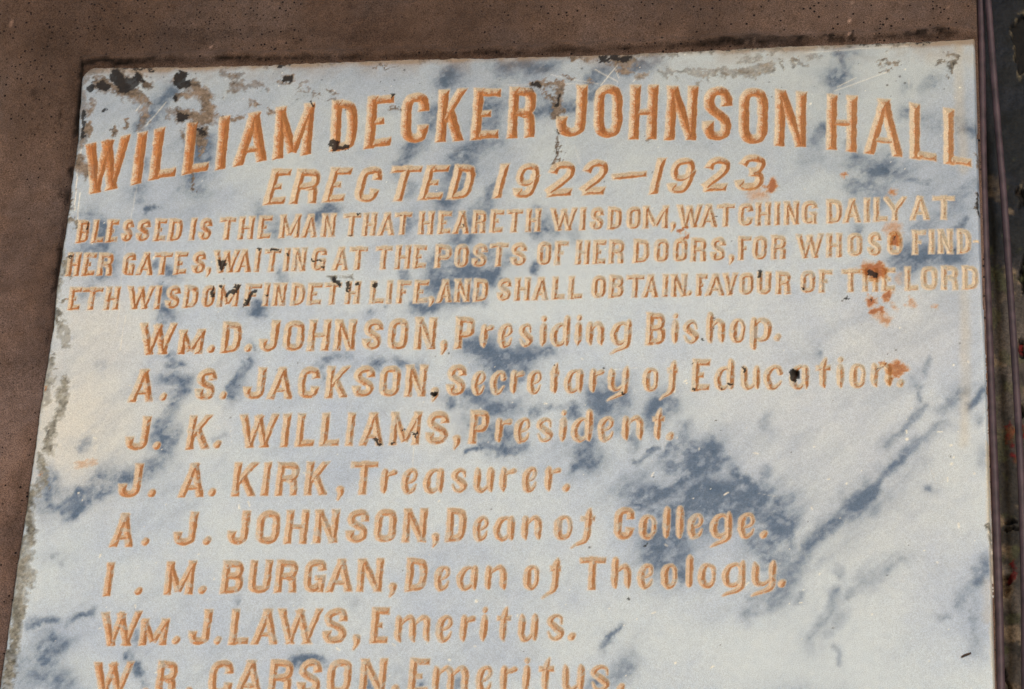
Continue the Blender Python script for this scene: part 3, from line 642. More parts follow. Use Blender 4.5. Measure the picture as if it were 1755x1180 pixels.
# brown remains of mortar and dirt
def D_(key, pts, r, s=1.0): return (reg(key, pts), r / REG[key][2], s)
dirt_strokes = [
    D_('1', [(600, 280), (720, 330), (830, 370)], 46), D_('1', [(720, 230), (740, 300)], 50), D_('1', [(830, 240), (880, 290)], 36), D_('1', [(560, 380), (540, 460)], 26, .8), D_('1', [(870, 380), (890, 400)], 32),
    D_('1', [(1090, 240), (1080, 280)], 32), D_('1', [(1150, 300), (1230, 360), (1260, 440)], 46), D_('1', [(1070, 380), (1150, 350)], 24, .8), D_('1', [(1070, 480), (1150, 500), (1270, 490)], 42), D_('1', [(1010, 470), (1060, 490)], 24, .7),
    D_('1', [(870, 450), (870, 520), (840, 560)], 26, .75), D_('1', [(680, 550), (682, 580)], 16), D_('1', [(765, 500), (765, 535)], 13), D_('1', [(535, 540), (530, 600)], 22), D_('1', [(1100, 570), (1100, 630)], 18, .8),
    D_('1', [(1215, 570), (1220, 640)], 34), D_('1', [(1225, 690), (1215, 740)], 12), D_('1', [(1176, 820), (1176, 920)], 8), D_('1', [(1400, 500), (1460, 500)], 15), D_('1', [(1330, 500)], 12),
    D_('1', [(1700, 260), (1740, 265)], 20), D_('1', [(1620, 455), (1650, 455)], 15), D_('1', [(1490, 410), (1550, 412)], 11, .8), D_('1', [(1340, 230), (1450, 235)], 22, .7), D_('1', [(1400, 290), (1540, 290)], 32, .75), D_('1', [(1370, 330), (1420, 320)], 26, .7), D_('1', [(1600, 320)], 26, .55), D_('1', [(1345, 380)], 20, .6),
    D_('1', [(500, 470), (495, 330), (520, 230), (620, 190), (760, 200)], 30, .62), D_('1', [(470, 620), (440, 800), (425, 1000)], 18, .55), (reg('P', [(270, 112), (500, 104), (800, 97)]), 5, .55), (reg('P', [(1000, 95), (1250, 82), (1600, 70)]), 7, .7),
    (reg('P', [(1400, 78), (1560, 74)]), 6, .8), (reg('P', [(107, 380), (98, 470), (92, 540)]), 9, .75), D_('1', [(460, 760), (510, 800), (545, 810)], 48), D_('1', [(430, 940), (430, 1050)], 26, .8), D_('1', [(500, 560), (490, 660)], 26, .7),
    D_('2', [(300, 250), (330, 270)], 20), D_('2', [(390, 320), (470, 280)], 14, .7), D_('2', [(400, 360), (480, 330)], 12, .6), D_('2', [(510, 375)], 15, .7), D_('2', [(590, 355), (630, 350)], 11, .8), D_('2', [(590, 400)], 14, .7), D_('2', [(930, 445), (1010, 447)], 9), D_('2', [(840, 190), (930, 190)], 8, .9), D_('2', [(970, 195), (1010, 195)], 9, .9), D_('2', [(680, 440), (690, 455)], 18),
    D_('3', [(400, 300), (480, 295), (560, 290)], 20), D_('3', [(520, 300), (560, 340), (550, 420), (545, 500)], 28), D_('3', [(480, 355), (520, 380)], 15), D_('3', [(540, 500), (540, 590)], 10), D_('3', [(550, 620), (552, 740), (520, 800)], 12), D_('3', [(590, 235), (620, 240)], 11, .9), D_('3', [(730, 260)], 14, .9),
    D_('3', [(870, 110), (920, 160), (1000, 140)], 30), D_('3', [(940, 195), (1000, 205)], 22), D_('3', [(600, 110), (730, 130)], 12), D_('3', [(1170, 225), (1300, 215), (1400, 225)], 22, .65), D_('3', [(1360, 235), (1500, 240), (1540, 200)], 22, .65), D_('3', [(1560, 220), (1740, 215)], 26, .75), D_('3', [(1640, 150), (1740, 140)], 24, .5), D_('3', [(1090, 240), (1030, 260)], 22, .7), D_('3', [(1180, 300), (1200, 340)], 14, .6), D_('3', [(1245, 265)], 14, .6), D_('3', [(1390, 290)], 12, .8),
    D_('3', [(1085, 610), (1095, 640)], 9),
    D_('4', [(10, 220), (130, 215), (240, 180)], 34, .8), D_('4', [(60, 130), (160, 130)], 26, .45), D_('4', [(300, 150), (305, 190)], 14, .75), D_('4', [(380, 145), (450, 185)], 16, .75), D_('4', [(480, 130), (600, 120)], 26, .45), D_('4', [(880, 165), (980, 155)], 12, .9), D_('4', [(910, 215), (945, 205)], 8), D_('4', [(1300, 115), (1350, 120), (1330, 190), (1295, 240)], 15), D_('4', [(1250, 160), (1280, 170)], 12), D_('4', [(1320, 190)], 26, .9), D_('4', [(1185, 125)], 8),
    D_('4', [(140, 60), (220, 55)], 14), D_('4', [(860, 70), (880, 85)], 14), D_('4', [(930, 70), (990, 65)], 14), D_('4', [(1040, 55)], 14), D_('4', [(1460, 700), (1462, 790)], 8, .9), D_('4', [(1400, 220)], 20, .4),
    D_('5', [(180, 170), (215, 175)], 26), D_('5', [(150, 480), (150, 560)], 34), D_('5', [(170, 440)], 26), D_('5', [(120, 740), (160, 750)], 14), D_('5', [(80, 830), (110, 960)], 36, .8), D_('5', [(185, 60), (180, 20)], 18, .7),
    D_('6', [(480, 615), (540, 640)], 20), D_('6', [(580, 600), (610, 595)], 26, .8),
    D_('8', [(1595, 30), (1600, 150)], 10, .9),
    (reg('P', [(108, 548), (112, 590)]), 8, .7), (reg('P', [(86, 610), (84, 650), (76, 690)]), 9, .8), (reg('P', [(112, 648), (105, 690), (92, 740), (84, 770)]), 9, .9), (reg('P', [(72, 785), (76, 830)]), 8, .8),
    (reg('P', [(97, 628)]), 3, 1), (reg('P', [(50, 850), (48, 900), (42, 960), (30, 1050), (20, 1130), (8, 1190), (0, 1300)]), 14, .85), (reg('P', [(50, 980), (54, 1000)]), 12, .8),
    (reg('P', [(1696, 900), (1697, 925)]), 5, 1), (reg('P', [(62, 830), (55, 870)]), 8, .8)]
dirt_raw = field(dirt_strokes, .30, .8, 1.0)
dirt = sstep(.30, .48, dirt_raw * (.50 + .9 * hc(n_mid * .5 + n_fine * .5, 2)) - .02)
dirt_solid = sstep(.6, .9, dirt_raw * (.6 + .8 * n_fine))
grey_side = np.maximum(sstep(340, 400, PY), sstep(1050, 1150, PX) * (PY < 150) * .6)
dcol = mixin(np.broadcast_to(srgb(122, 108, 96), XX.shape + (3,)), srgb(134, 132, 124), grey_side)
dcol = (dcol * (.25 + 1.5 * hc(n_mid * .5 + n_micro * .5, 2.2)[..., None])) 
black = field([D_('1', [(700, 240), (740, 310), (800, 290)], 40), D_('1', [(600, 300), (640, 310)], 26), D_('1', [(820, 250), (860, 270)], 24, .8), D_('1', [(1110, 240), (1120, 300)], 22, .8), D_('1', [(1060, 380)], 18, .8), D_('1', [(540, 330), (560, 300)], 16, .7), D_('1', [(1205, 560), (1225, 600)], 14, .7), D_('1', [(510, 460), (500, 560), (490, 620)], 11, .9), D_('3', [(560, 360), (545, 420)], 10, .7), D_('3', [(940, 150), (990, 140)], 14, .8), D_('1', [(1090, 240), (1080, 290)], 30), D_('1', [(1710, 262), (1740, 268)], 18), D_('1', [(1080, 490), (1110, 500)], 24, .8),
               D_('2', [(612, 640), (602, 680)], 21, 1.5), D_('2', [(620, 670), (680, 670)], 16, 1.2), D_('1', [(505, 540), (500, 610)], 12, .8), D_('1', [(620, 455)], 12, .9),
               D_('3', [(400, 300), (430, 302)], 14), D_('3', [(880, 130), (920, 150)], 14, .8), D_('2', [(480, 410)], 10), D_('2', [(955, 360)], 9),
               D_('5', [(165, 425), (178, 430)], 8, 1.3), D_('5', [(1290, 480), (1310, 520), (1330, 470)], 16, 1.2), D_('5', [(310, 180), (315, 210)], 12), D_('5', [(1360, 740), (1410, 700), (1435, 655)], 16, 1.2), D_('5', [(1310, 660)], 12), D_('5', [(1510, 780), (1540, 720), (1560, 700)], 16, 1), D_('5', [(1490, 800)], 10), D_('5', [(1655, 715)], 8, 1.2), D_('5', [(1245, 670), (1240, 735)], 12, .9), D_('5', [(1590, 385)], 12, .9),
               D_('6', [(500, 620), (545, 650)], 15, 1.1), D_('6', [(600, 640), (600, 690)], 14, .9), D_('6', [(670, 640)], 15, 1.1), D_('6', [(795, 640), (800, 655)], 16, 1.2), D_('6', [(690, 115)], 6, 1.3), D_('6', [(1000, 108)], 7, 1.2), D_('6', [(210, 250)], 7, 1.4), D_('6', [(1467, 200)], 7, 1.4), D_('6', [(410, 520)], 12, 1.1), D_('6', [(330, 470), (400, 465)], 9, .8), D_('6', [(75, 385), (20, 390)], 7, .8), D_('6', [(140, 420)], 12, .7), D_('6', [(1625, 680)], 5, 1.2), D_('6', [(610, 275)], 8, .9),
               D_('8', [(540, 610)], 8, 1.2), D_('8', [(275, 545), (290, 510)], 12, .7), D_('8', [(820, 670)], 10, 1.2), D_('8', [(795, 680)], 6, .8), D_('8', [(950, 520), (990, 530)], 16, 1.3), D_('8', [(955, 675)], 7, 1.1), D_('8', [(1095, 300)], 8, .9), D_('8', [(25, 178)], 5, 1), D_('8', [(1463, 380)], 5, 1),
               D_('B', [(790, 672), (825, 672)], 17, 1.5), D_('B', [(805, 690)], 10, 1.4), D_('B', [(660, 965), (690, 962), (672, 985)], 9, 1.5), D_('B', [(380, 1020), (400, 1050)], 18, .85), D_('B', [(490, 1045)], 14, .8), D_('B', [(572, 955)], 6, 1.3), D_('B', [(595, 947)], 6, 1.3), D_('B', [(420, 1125)], 6, 1),
               D_('C', [(1415, 120)], 7, 1.2), D_('C', [(1410, 180)], 8, 1.2), D_('C', [(1335, 270)], 11, 1.2), D_('C', [(1430, 875)], 6, 1.1), D_('C', [(1450, 855)], 5, 1), D_('C', [(740, 672)], 12, 1.2), D_('C', [(582, 490)], 8, 1.2), D_('C', [(222, 462)], 6, 1.2), D_('C', [(183, 495)], 5, 1.2), D_('C', [(1268, 450)], 6, 1.2), D_('C', [(1550, 595)], 13, 1.0), D_('C', [(1485, 625)], 8, 1),
               D_('D', [(415, 475), (430, 495)], 8, 1.1), D_('D', [(800, 520)], 34, 1.6), D_('D', [(775, 545), (790, 560)], 20, .8), D_('D', [(1545, 350)], 5, 1.2), D_('D', [(1493, 378)], 5, 1.2), D_('D', [(1080, 735)], 5, 1), D_('D', [(770, 1105)], 5, 1), D_('D', [(1430, 488), (1470, 480)], 5, .9), D_('D', [(25, 640)], 8, .7),
               D_('G', [(665, 640), (660, 655)], 6, .8), D_('G', [(545, 1025)], 8, 1.2), D_('8', [(1598, 30), (1602, 150)], 8, .9)], .12, .45, .55)
big_holes = field([D_('D', [(790, 515), (815, 525)], 30, 1.6), D_('B', [(790, 672), (822, 672)], 15, 1.6)], .06, .3, .2)
black = np.maximum(black, big_holes)
black = np.maximum(black, field([(reg('P', [(1470, 73), (1530, 70)]), 5, 1.0), (reg('P', [(1545, 69), (1600, 68)]), 4, .95), (reg('P', [(1240, 80), (1300, 79)]), 3, .9), (reg('P', [(1030, 97), (1080, 92)]), 6, .9), (reg('P', [(200, 112), (262, 113)]), 4, .9), (reg('P', [(480, 106), (494, 107)]), 4, 1.1)], .1, .8, 1.3))
black = sstep(.42, .62, black * (.7 + .6 * n_fine) + (n_fine - .5) * .25 * (black > .01))
rust = field([D_('8', [(935, 500), (960, 500), (1000, 520)], 46, 1.2), D_('8', [(950, 470), (1000, 470)], 22, .9), D_('8', [(960, 680)], 26, 1.0), D_('8', [(1060, 660)], 26, .9), D_('8', [(965, 742), (1020, 745)], 20, 1.1), D_('8', [(1000, 760), (1050, 800)], 30, .5), D_('8', [(1200, 700)], 22, .6), D_('8', [(1100, 720)], 18, .5), D_('8', [(1095, 300), (1095, 320)], 34, 1.0), D_('8', [(1060, 240), (1120, 260)], 30, .45), D_('8', [(1090, 40)], 20, .75), D_('8', [(1130, 560)], 26, .3),
              D_('4', [(235, 905)], 30, 1.0), D_('4', [(130, 950), (190, 960)], 34, .4), D_('4', [(965, 945)], 26, .7), D_('4', [(670, 845)], 16, .8),
              D_('7', [(1470, 285)], 20, 1.1), D_('7', [(1420, 235), (1460, 225)], 14, .9), D_('8', [(1338, 725)], 16, .45),
              D_('D', [(1580, 450), (1560, 540)], 26, .85), D_('D', [(1540, 500), (1620, 500)], 34, .85), D_('D', [(1520, 570)], 20, .8), D_('D', [(1480, 450)], 14, .8), D_('D', [(1450, 440)], 12, .6),
              D_('5', [(150, 750)], 10, .7), (reg('P', [(79, 661)]), 2.5, 1.0), (reg('P', [(68, 818)]), 2.5, .8), (reg('P', [(133, 795), (160, 792)]), 5, .35)], .2, .9, .8)
rustm = np.clip(rust * (.45 + 1.1 * n_fine), 0, 1)
yellow = field([(reg('P', [(1643, 70), (1645, 200), (1650, 290)]), 9, .5), (reg('P', [(1652, 505), (1656, 640), (1650, 760)]), 9, .45), (reg('P', [(1600, 100), (1668, 100)]), 12, .35),
                (reg('P', [(1692, 760), (1697, 900), (1700, 1000), (1705, 1180)]), 4, .9), (reg('P', [(1692, 1000), (1694, 1060)]), 9, .4)], .15, 1.0)  # the right-edge stroke paints in the light on the chamfer
topstain = sstep(16, 2, PY - (118 - (PX - 150) * .0345)) * .75 * (.5 + n_mid)
topstain2 = sstep(44, 8, PY - (118 - (PX - 150) * .0345)) * .35 * sstep(.35, .7, n_mid)
leftband = np.zeros_like(PX)
colr = mixin(colr, srgb(204, 190, 162), np.clip(yellow * (.25 + .8 * n_mid), 0, 1))
colr = mixin(colr, srgb(150, 128, 104), np.clip(topstain + topstain2, 0, .85))

# pale chips and scratches
specks = np.zeros(XX.shape, np.float32)
for _ in range(330):
    px_, py_ = rng.uniform(60, 1690), rng.uniform(90, 1290)
    gx, gz = plane_pt(px_, py_); rr = rng.choice([.5, .7, 1.0, 1.6, 2.4], p=[.35, .3, .2, .11, .04]) * PXM
    wi, wk = window(float(gx) - 3 * rr, float(gx) + 3 * rr, float(gz) - 3 * rr, float(gz) + 3 * rr)
    if XX[wi, wk].size: specks[wi, wk] = np.maximum(specks[wi, wk], sstep(rr * 1.5, rr * .5, np.hypot((XX[wi, wk] - gx), (ZZ[wi, wk] - gz) * rng.uniform(.7, 1.4))))
sc = [([(1030, 145), (1058, 112)], .7), ([(1060, 140), (1020, 118)], .6), ([(1100, 125), (1085, 140)], .6), ([(1025, 143), (945, 128)], .35), ([(1055, 118), (1062, 134)], .7), ([(870, 145), (1000, 142)], .3), ([(1430, 155), (1520, 123)], .5),
      ([(1380, 90), (1560, 78)], .35), ([(1435, 148), (1468, 132)], .5), ([(233, 190), (250, 170)], .6), ([(250, 215), (285, 175)], .5), ([(215, 540), (206, 600)], .45), ([(137, 330), (132, 380)], .9), ([(133, 300), (128, 360)], .9), ([(710, 765), (706, 820)], .45), ([(235, 320), (215, 420), (200, 560)], .3),
      ([(140, 250), (132, 300)], .7), ([(1045, 100), (1100, 96)], .3)]
scratch = field([(p, .8, s) for p, s in sc], .06, .9)
for _ in range(60):
    px_, py_ = rng.uniform(150, 1650), rng.uniform(100, 1150); a = rng.normal(-.5, .5) if rng.random() < .6 else rng.normal(1.45, .12); l = rng.uniform(8, 45)
    scratch = np.maximum(scratch, field([([(px_, py_), (px_ + l * math.cos(a), py_ + l * math.sin(a))], .55, rng.uniform(.12, .35))], .04, .9)) if _ < 26 else scratch
for _ in range(46):
    px_, py_ = rng.uniform(150, 1680), rng.uniform(600, 1170); a = rng.uniform(0, 3.1); l = rng.uniform(2, 8)
    scratch = np.maximum(scratch, field([([(px_, py_), (px_ + l * math.cos(a), py_ + l * math.sin(a))], 1.2, rng.uniform(.6, 1.1))], .02, .7))
colr = mixin(colr, srgb(250, 244, 230), np.clip(specks * .95 + scratch * .9, 0, .95))
dots = np.zeros(XX.shape, np.float32)
for _ in range(220):
    px_, py_ = rng.uniform(60, 1690), rng.uniform(90, 1290)
    if rng.random() < .45: px_, py_ = rng.uniform(150, 1650), rng.uniform(100, 170)
    gx, gz = plane_pt(px_, py_); rr = rng.choice([.5, .8, 1.3, 2.0], p=[.5, .3, .15, .05]) * PXM
    wi, wk = window(float(gx) - 3 * rr, float(gx) + 3 * rr, float(gz) - 3 * rr, float(gz) + 3 * rr)
    if XX[wi, wk].size: dots[wi, wk] = np.maximum(dots[wi, wk], sstep(rr * 1.5, rr * .6, np.hypot((XX[wi, wk] - gx), (ZZ[wi, wk] - gz))))
colr = mixin(colr, srgb(60, 58, 62), dots * .8)

# groove paint
PXS = 0.00069
g_in = VAL / PXS                          # distance inside the cut, in photo pixels
gxx = np.gradient(VAL, axis=0); gzz = np.gradient(VAL, axis=1)
gl = np.hypot(gxx, gzz) + 1e-6
# worn paint with light painted in: upper-left walls paler, lower-right walls more orange
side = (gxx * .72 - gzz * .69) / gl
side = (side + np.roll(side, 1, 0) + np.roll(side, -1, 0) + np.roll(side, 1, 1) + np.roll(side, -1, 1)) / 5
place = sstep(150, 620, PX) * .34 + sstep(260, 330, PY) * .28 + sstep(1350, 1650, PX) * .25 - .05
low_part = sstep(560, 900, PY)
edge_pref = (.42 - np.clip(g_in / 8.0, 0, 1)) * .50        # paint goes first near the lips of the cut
wear_light = sstep(-.10, .50, side * .50 + edge_pref + place - .24 - .08 * (PY < 262) + (n_fine - .5) * .55 + (lattice(XX, ZZ, .0011, 505) - .5) * .38)
wear_light = wear_light * (1 - .35 * low_part)
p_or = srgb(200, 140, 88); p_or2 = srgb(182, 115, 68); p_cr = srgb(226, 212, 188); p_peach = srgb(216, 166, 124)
streak = lattice(XX, ZZ * .25, .0014, 506)
pc = p_or * streak[..., None] + p_or2 * (1 - streak[..., None])
pc = mixin(pc, p_peach, np.clip(low_part * .45 + sstep(1200, 1650, PX) * .45, 0, .7) * (.6 + .8 * n_fine))
pc = mixin(pc, p_cr, np.clip(wear_light, 0, .92))
brush = .5 + .5 * np.sin(g_in * 2.4 + n_fine * 9 + n_mid * 14)      # brush marks running along the strokes
pc = pc * (1 - .20 * (brush * hc(n_micro, 2))[..., None])
ridge = sstep(.62, .30, gl / F) * sstep(1.5, 3.0, g_in)          # brown line along the bottom of the cut
pc = mixin(pc, srgb(120, 72, 42), ridge * .62 * (.4 + 1.0 * n_fine))
gone = sstep(.60, .70, fbm(XX, ZZ, .006, 3, 507)) * sstep(350, 420, PY)   # spots where the paint has fallen out
pc = mixin(pc, srgb(200, 196, 186), gone * .65)
bottom_line = sstep(0.62, 1.0, 0 * VAL)  # placeholder, kept flat
pm = sstep(-.15, .55, g_in)
rim = sstep(-1.9, -.2, g_in) * (1 - pm)
colr = mixin(colr, srgb(228, 206, 178), rim * .55)  # bright halo round the letters, painted into the colour
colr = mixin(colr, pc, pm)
# dirt lies over stone and paint alike
colr = mixin(colr, dcol, np.clip(dirt * (.55 + .45 * dirt_solid), 0, 1) * (1 - .72 * pm))
rc1 = srgb(212, 162, 100); rc2 = srgb(166, 96, 44)
rr_ = np.clip(rustm * 1.5 - .30, 0, 1)[..., None]
colr = mixin(colr, rc1 * (1 - rr_) + rc2 * rr_, np.clip(rustm * 1.5, 0, .94))
colr = mixin(colr, srgb(34, 33, 36), black * .93)
colr = np.clip(colr, 0.004, .86).astype(np.float32)
grime = np.clip(dirt + pm * .3 + black * .5, 0, 1).astype(np.float32)

# outline of the slab (distance inside, photo pixels) with worn, uneven arrises
rough_edge = (n_mid - .5) * 5 + (n_fine - .5) * 5
lx = np.interp(PY, [60, 118, 131, 242, 293, 359, 431, 504, 559, 608, 703, 860, 970, 1163, 1300], [150, 143, 138, 131, 123, 115.5, 105, 93.7, 89, 81, 66.4, 44.7, 27.4, 0, -20])
rx_ = np.interp(PY, [60, 250, 320, 450, 600, 900, 1180, 1300], [1670.5, 1675, 1678, 1681, 1689, 1698, 1705, 1709])
ty_ = np.interp(PX, [130, 160, 327, 500, 571, 900, 970, 1113, 1255, 1300, 1454, 1600, 1680], [118, 112.5, 112, 106.5, 103, 94, 93, 88, 81, 78, 72, 67.5, 63])
dl = PX - lx + rough_edge * .5; dr = rx_ - PX + rough_edge * .25; dt = PY - ty_ + rough_edge * .7
edge = np.minimum(np.minimum(dl, dr), np.minimum(dt, (1285 - PY)))
rad = 22.0
corner = (dl < rad) & (dt < rad)
edge = np.where(corner, np.minimum(edge, rad - np.hypot(rad - dl, rad - dt)), edge)
te = np.clip(edge / 4.5, 0, 1)
height = THICK * np.sqrt(np.clip(1 - (1 - te) ** 2, 0, 1))
height = height - (1 - sstep(0, 14, edge)) * .0010 * (n_mid)
height += (dirt * .0006 + dirt_solid * .0006 * n_fine) * (1 - pm)
height -= field([D_('D', [(800, 520)], 26, 1.0), D_('B', [(805, 675)], 14, 1.0)], .1, .5) * .008
height -= black * .0003
height += (n_big - .5) * .0008
groove = np.where(VAL > 0, VAL * .66, 0)
groove = np.minimum(groove, .0075)
depthY = -(height - groove * sstep(0, 6, edge)).astype(np.float32)

# ---------------------------------------------------------------- cut the field into the slab and one mesh per letter
NXf, NZf = XX.shape
ncx, ncz = (NXf - 1) // 2, (NZf - 1) // 2
def cellmax(A):
    m = np.full((ncx, ncz), -1e9, A.dtype)
    for i in range(3):
        for k in range(3):
            m = np.maximum(m, A[i:i + 2 * ncx - 1 + 1:2, k:k + 2 * ncz - 1 + 1:2][:ncx, :ncz])
    return m
cv = cellmax(VAL); ce = cellmax(edge.astype(np.float32))
cid = np.full((ncx, ncz), -1, np.int32); bv = np.full((ncx, ncz), -1e9, np.float32)
for i in range(3):
    for k in range(3):
        a = VAL[i:i + 2 * ncx:2, k:k + 2 * ncz:2][:ncx, :ncz]; b = IDX[i:i + 2 * ncx:2, k:k + 2 * ncz:2][:ncx, :ncz]
        m = a > bv; bv[m] = a[m]; cid[m] = b[m]
cid[cv <= 0] = -1
solid = ce > -.2
cid[~solid] = -1

verts_all = np.stack([XX, depthY, ZZ], -1).reshape(-1, 3)
ORIG = np.array([0.0, 0.0, float(Z0)])
verts_all = verts_all - ORIG
tint_all = colr.reshape(-1, 3); grime_all = grime.ravel()
def build(name, quads, mat, parent, ):
    u, inv = np.unique(quads, return_inverse=True)
    me = grid_mesh(name, verts_all[u], inv.reshape(-1, 4), {"tint": tint_all[u], "grime": grime_all[u]})
    return obj(name, me, mat, parent)

plaque = bpy.data.objects.new("marble_plaque", None); col.objects.link(plaque)
plaque.location = Vector(ORIG)
tag(plaque, "white marble tablet with blue-grey veins and orange carved lettering set on the brown wall", "plaque")
ii, kk = np.nonzero(solid & (cid < 0))
b0 = (2 * ii) * NZf + 2 * kk
slab_q = np.stack([b0, b0 + 2 * NZf, b0 + 2 * NZf + 2, b0 + 2], 1)
slab = build("slab", slab_q, MARBLE, plaque)

def fine_quads(ii, kk):
    out = []
    for a in (0, 1):
        for b in (0, 1):
            s = (2 * ii + a) * NZf + 2 * kk + b
            out.append(np.stack([s, s + NZf, s + NZf + 1, s + 1], 1))
    return np.concatenate(out)

order = np.argsort(cid[cid >= 0], kind='stable')
LI, LK = np.nonzero(cid >= 0); LI = LI[order]; LK = LK[order]; lid = cid[LI, LK]
starts = np.searchsorted(lid, np.arange(len(letters) + 1))
cells = {n: (LI[starts[n]:starts[n + 1]], LK[starts[n]:starts[n + 1]]) for n in range(len(letters)) if starts[n + 1] > starts[n]}
def part_name(ch):
    if ch in '.': return 'full_stop'
    if ch == ',': return 'comma'
    if ch == '-': return 'dash'
    if ch.isdigit(): return 'numeral'
    return 'letter'
lets = sorted([n for n in cells if part_name(letters[n]['ch']) == 'letter'], key=lambda n: -len(cells[n][0]))
keep = set(lets[:300])
rest_i, rest_k = [], []
for n in sorted(cells):
    nm = part_name(letters[n]['ch'])
    if nm == 'letter' and n not in keep:
        rest_i.append(cells[n][0]); rest_k.append(cells[n][1]); continue
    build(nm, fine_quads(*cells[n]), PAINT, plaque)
if rest_i:
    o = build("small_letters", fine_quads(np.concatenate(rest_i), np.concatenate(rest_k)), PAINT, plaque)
    tag(o, kind="stuff")
# the rusty full stop after the date
# ---------------------------------------------------------------- wall
def wall_material():
    m, nt, b = new_mat("brown_render"); L = nt.links.new
    tc = N(nt, "ShaderNodeTexCoord")
    def noise(s, d, r=.6):
        n = N(nt, "ShaderNodeTexNoise", i_Scale=s, i_Detail=d, i_Roughness=r); L(tc.outputs["Object"], n.inputs["Vector"]); return n
    big, mid, fin = noise(3.2, 4), noise(45, 6, .7), noise(760, 2, .85)
    cb = ramp(nt, [(0.3, srgb(98, 78, 69)), (0.5, srgb(114, 93, 83)), (0.68, srgb(128, 107, 98))]); L(big.outputs[0], cb.inputs[0])
    cm = ramp(nt, [(0.3, (.72, .70, .68)), (0.65, (1.14, 1.12, 1.12))]); L(mid.outputs[0], cm.inputs[0])
    cf = ramp(nt, [(0.36, (.42, .42, .42)), (0.64, (1.5, 1.5, 1.54))]); L(fin.outputs[0], cf.inputs[0])
    c = mixc(nt, cb.outputs[0], cm.outputs[0], 1.0, 'MULTIPLY'); c = mixc(nt, c, cf.outputs[0], 1.0, 'MULTIPLY')
    at = N(nt, "ShaderNodeAttribute", attribute_name="tint")
    c = mixc(nt, c, at.outputs["Color"], 1.0, 'MULTIPLY')
    vo = N(nt, "ShaderNodeTexVoronoi", i_Scale=210.0, feature='F1'); vo.inputs["Randomness"].default_value = 1.0
    L(tc.outputs["Object"], vo.inputs["Vector"])
    pick = N(nt, "ShaderNodeMath", operation='GREATER_THAN'); sep = N(nt, "ShaderNodeSeparateColor"); L(vo.outputs["Color"], sep.inputs[0]); L(sep.outputs[0], pick.inputs[0]); pick.inputs[1].default_value = .62
    sz = N(nt, "ShaderNodeMath", operation='MULTIPLY'); L(sep.outputs[1], sz.inputs[0]); sz.inputs[1].default_value = .34
    pr = N(nt, "ShaderNodeMath", operation='LESS_THAN'); L(vo.outputs["Distance"], pr.inputs[0]); L(sz.outputs[0], pr.inputs[1])
    pit = N(nt, "ShaderNodeMath", operation='MULTIPLY'); L(pick.outputs[0], pit.inputs[0]); L(pr.outputs[0], pit.inputs[1])
    c = mixc(nt, c, srgb(26, 22, 24), pit.outputs[0])
    L(c, b.inputs["Base Color"]); b.inputs["Roughness"].default_value = .93; b.inputs["Specular IOR Level"].default_value = .2
    h = N(nt, "ShaderNodeMath", operation='ADD'); L(mid.outputs[0], h.inputs[0]); L(fin.outputs[0], h.inputs[1])
    h2 = N(nt, "ShaderNodeMath", operation='SUBTRACT'); L(h.outputs[0], h2.inputs[0]); L(pit.outputs[0], h2.inputs[1])
    bp = N(nt, "ShaderNodeBump"); bp.inputs["Strength"].default_value = .55; bp.inputs["Distance"].default_value = .0016
    L(h2.outputs[0], bp.inputs["Height"]); L(bp.outputs[0], b.inputs["Normal"])
    return m
WALL = wall_material()

def relief_sheet(name, x0, x1, z0, z1, step, fn, mat, parent=None):
    """a displaced sheet facing the viewer, with its ends returned backwards"""
    gx = np.arange(x0, x1 + step * .5, step); gz = np.arange(z0, z1 + step * .5, step)
    A, B = np.meshgrid(gx, gz, indexing='ij')
    y, tint = fn(A, B)
    y = y.copy(); back = y.max() + .09
    nX, nZ = A.shape
    Vt = np.stack([A, y, B], -1)
    # returned sides
    L_ = Vt[:1].copy(); L_[..., 1] = back; Rr = Vt[-1:].copy(); Rr[..., 1] = back
    Vt = np.concatenate([L_, Vt, Rr]); tt = np.concatenate([tint[:1], tint, tint[-1:]])
    Bo = Vt[:, :1].copy(); Bo[..., 1] = back; To = Vt[:, -1:].copy(); To[..., 1] = back
    Vt = np.concatenate([Bo, Vt, To], 1); tt = np.concatenate([tt[:, :1], tt, tt[:, -1:]], 1)
    nX, nZ = Vt.shape[:2]
    I, K = np.meshgrid(np.arange(nX - 1), np.arange(nZ - 1), indexing='ij'); s = (I * nZ + K).ravel()
    q = np.stack([s, s + nZ, s + nZ + 1, s + 1], 1)
    me = grid_mesh(name, Vt.reshape(-1, 3), q, {"tint": tt.reshape(-1, 3).astype(np.float32)})
    return obj(name, me, mat, parent)

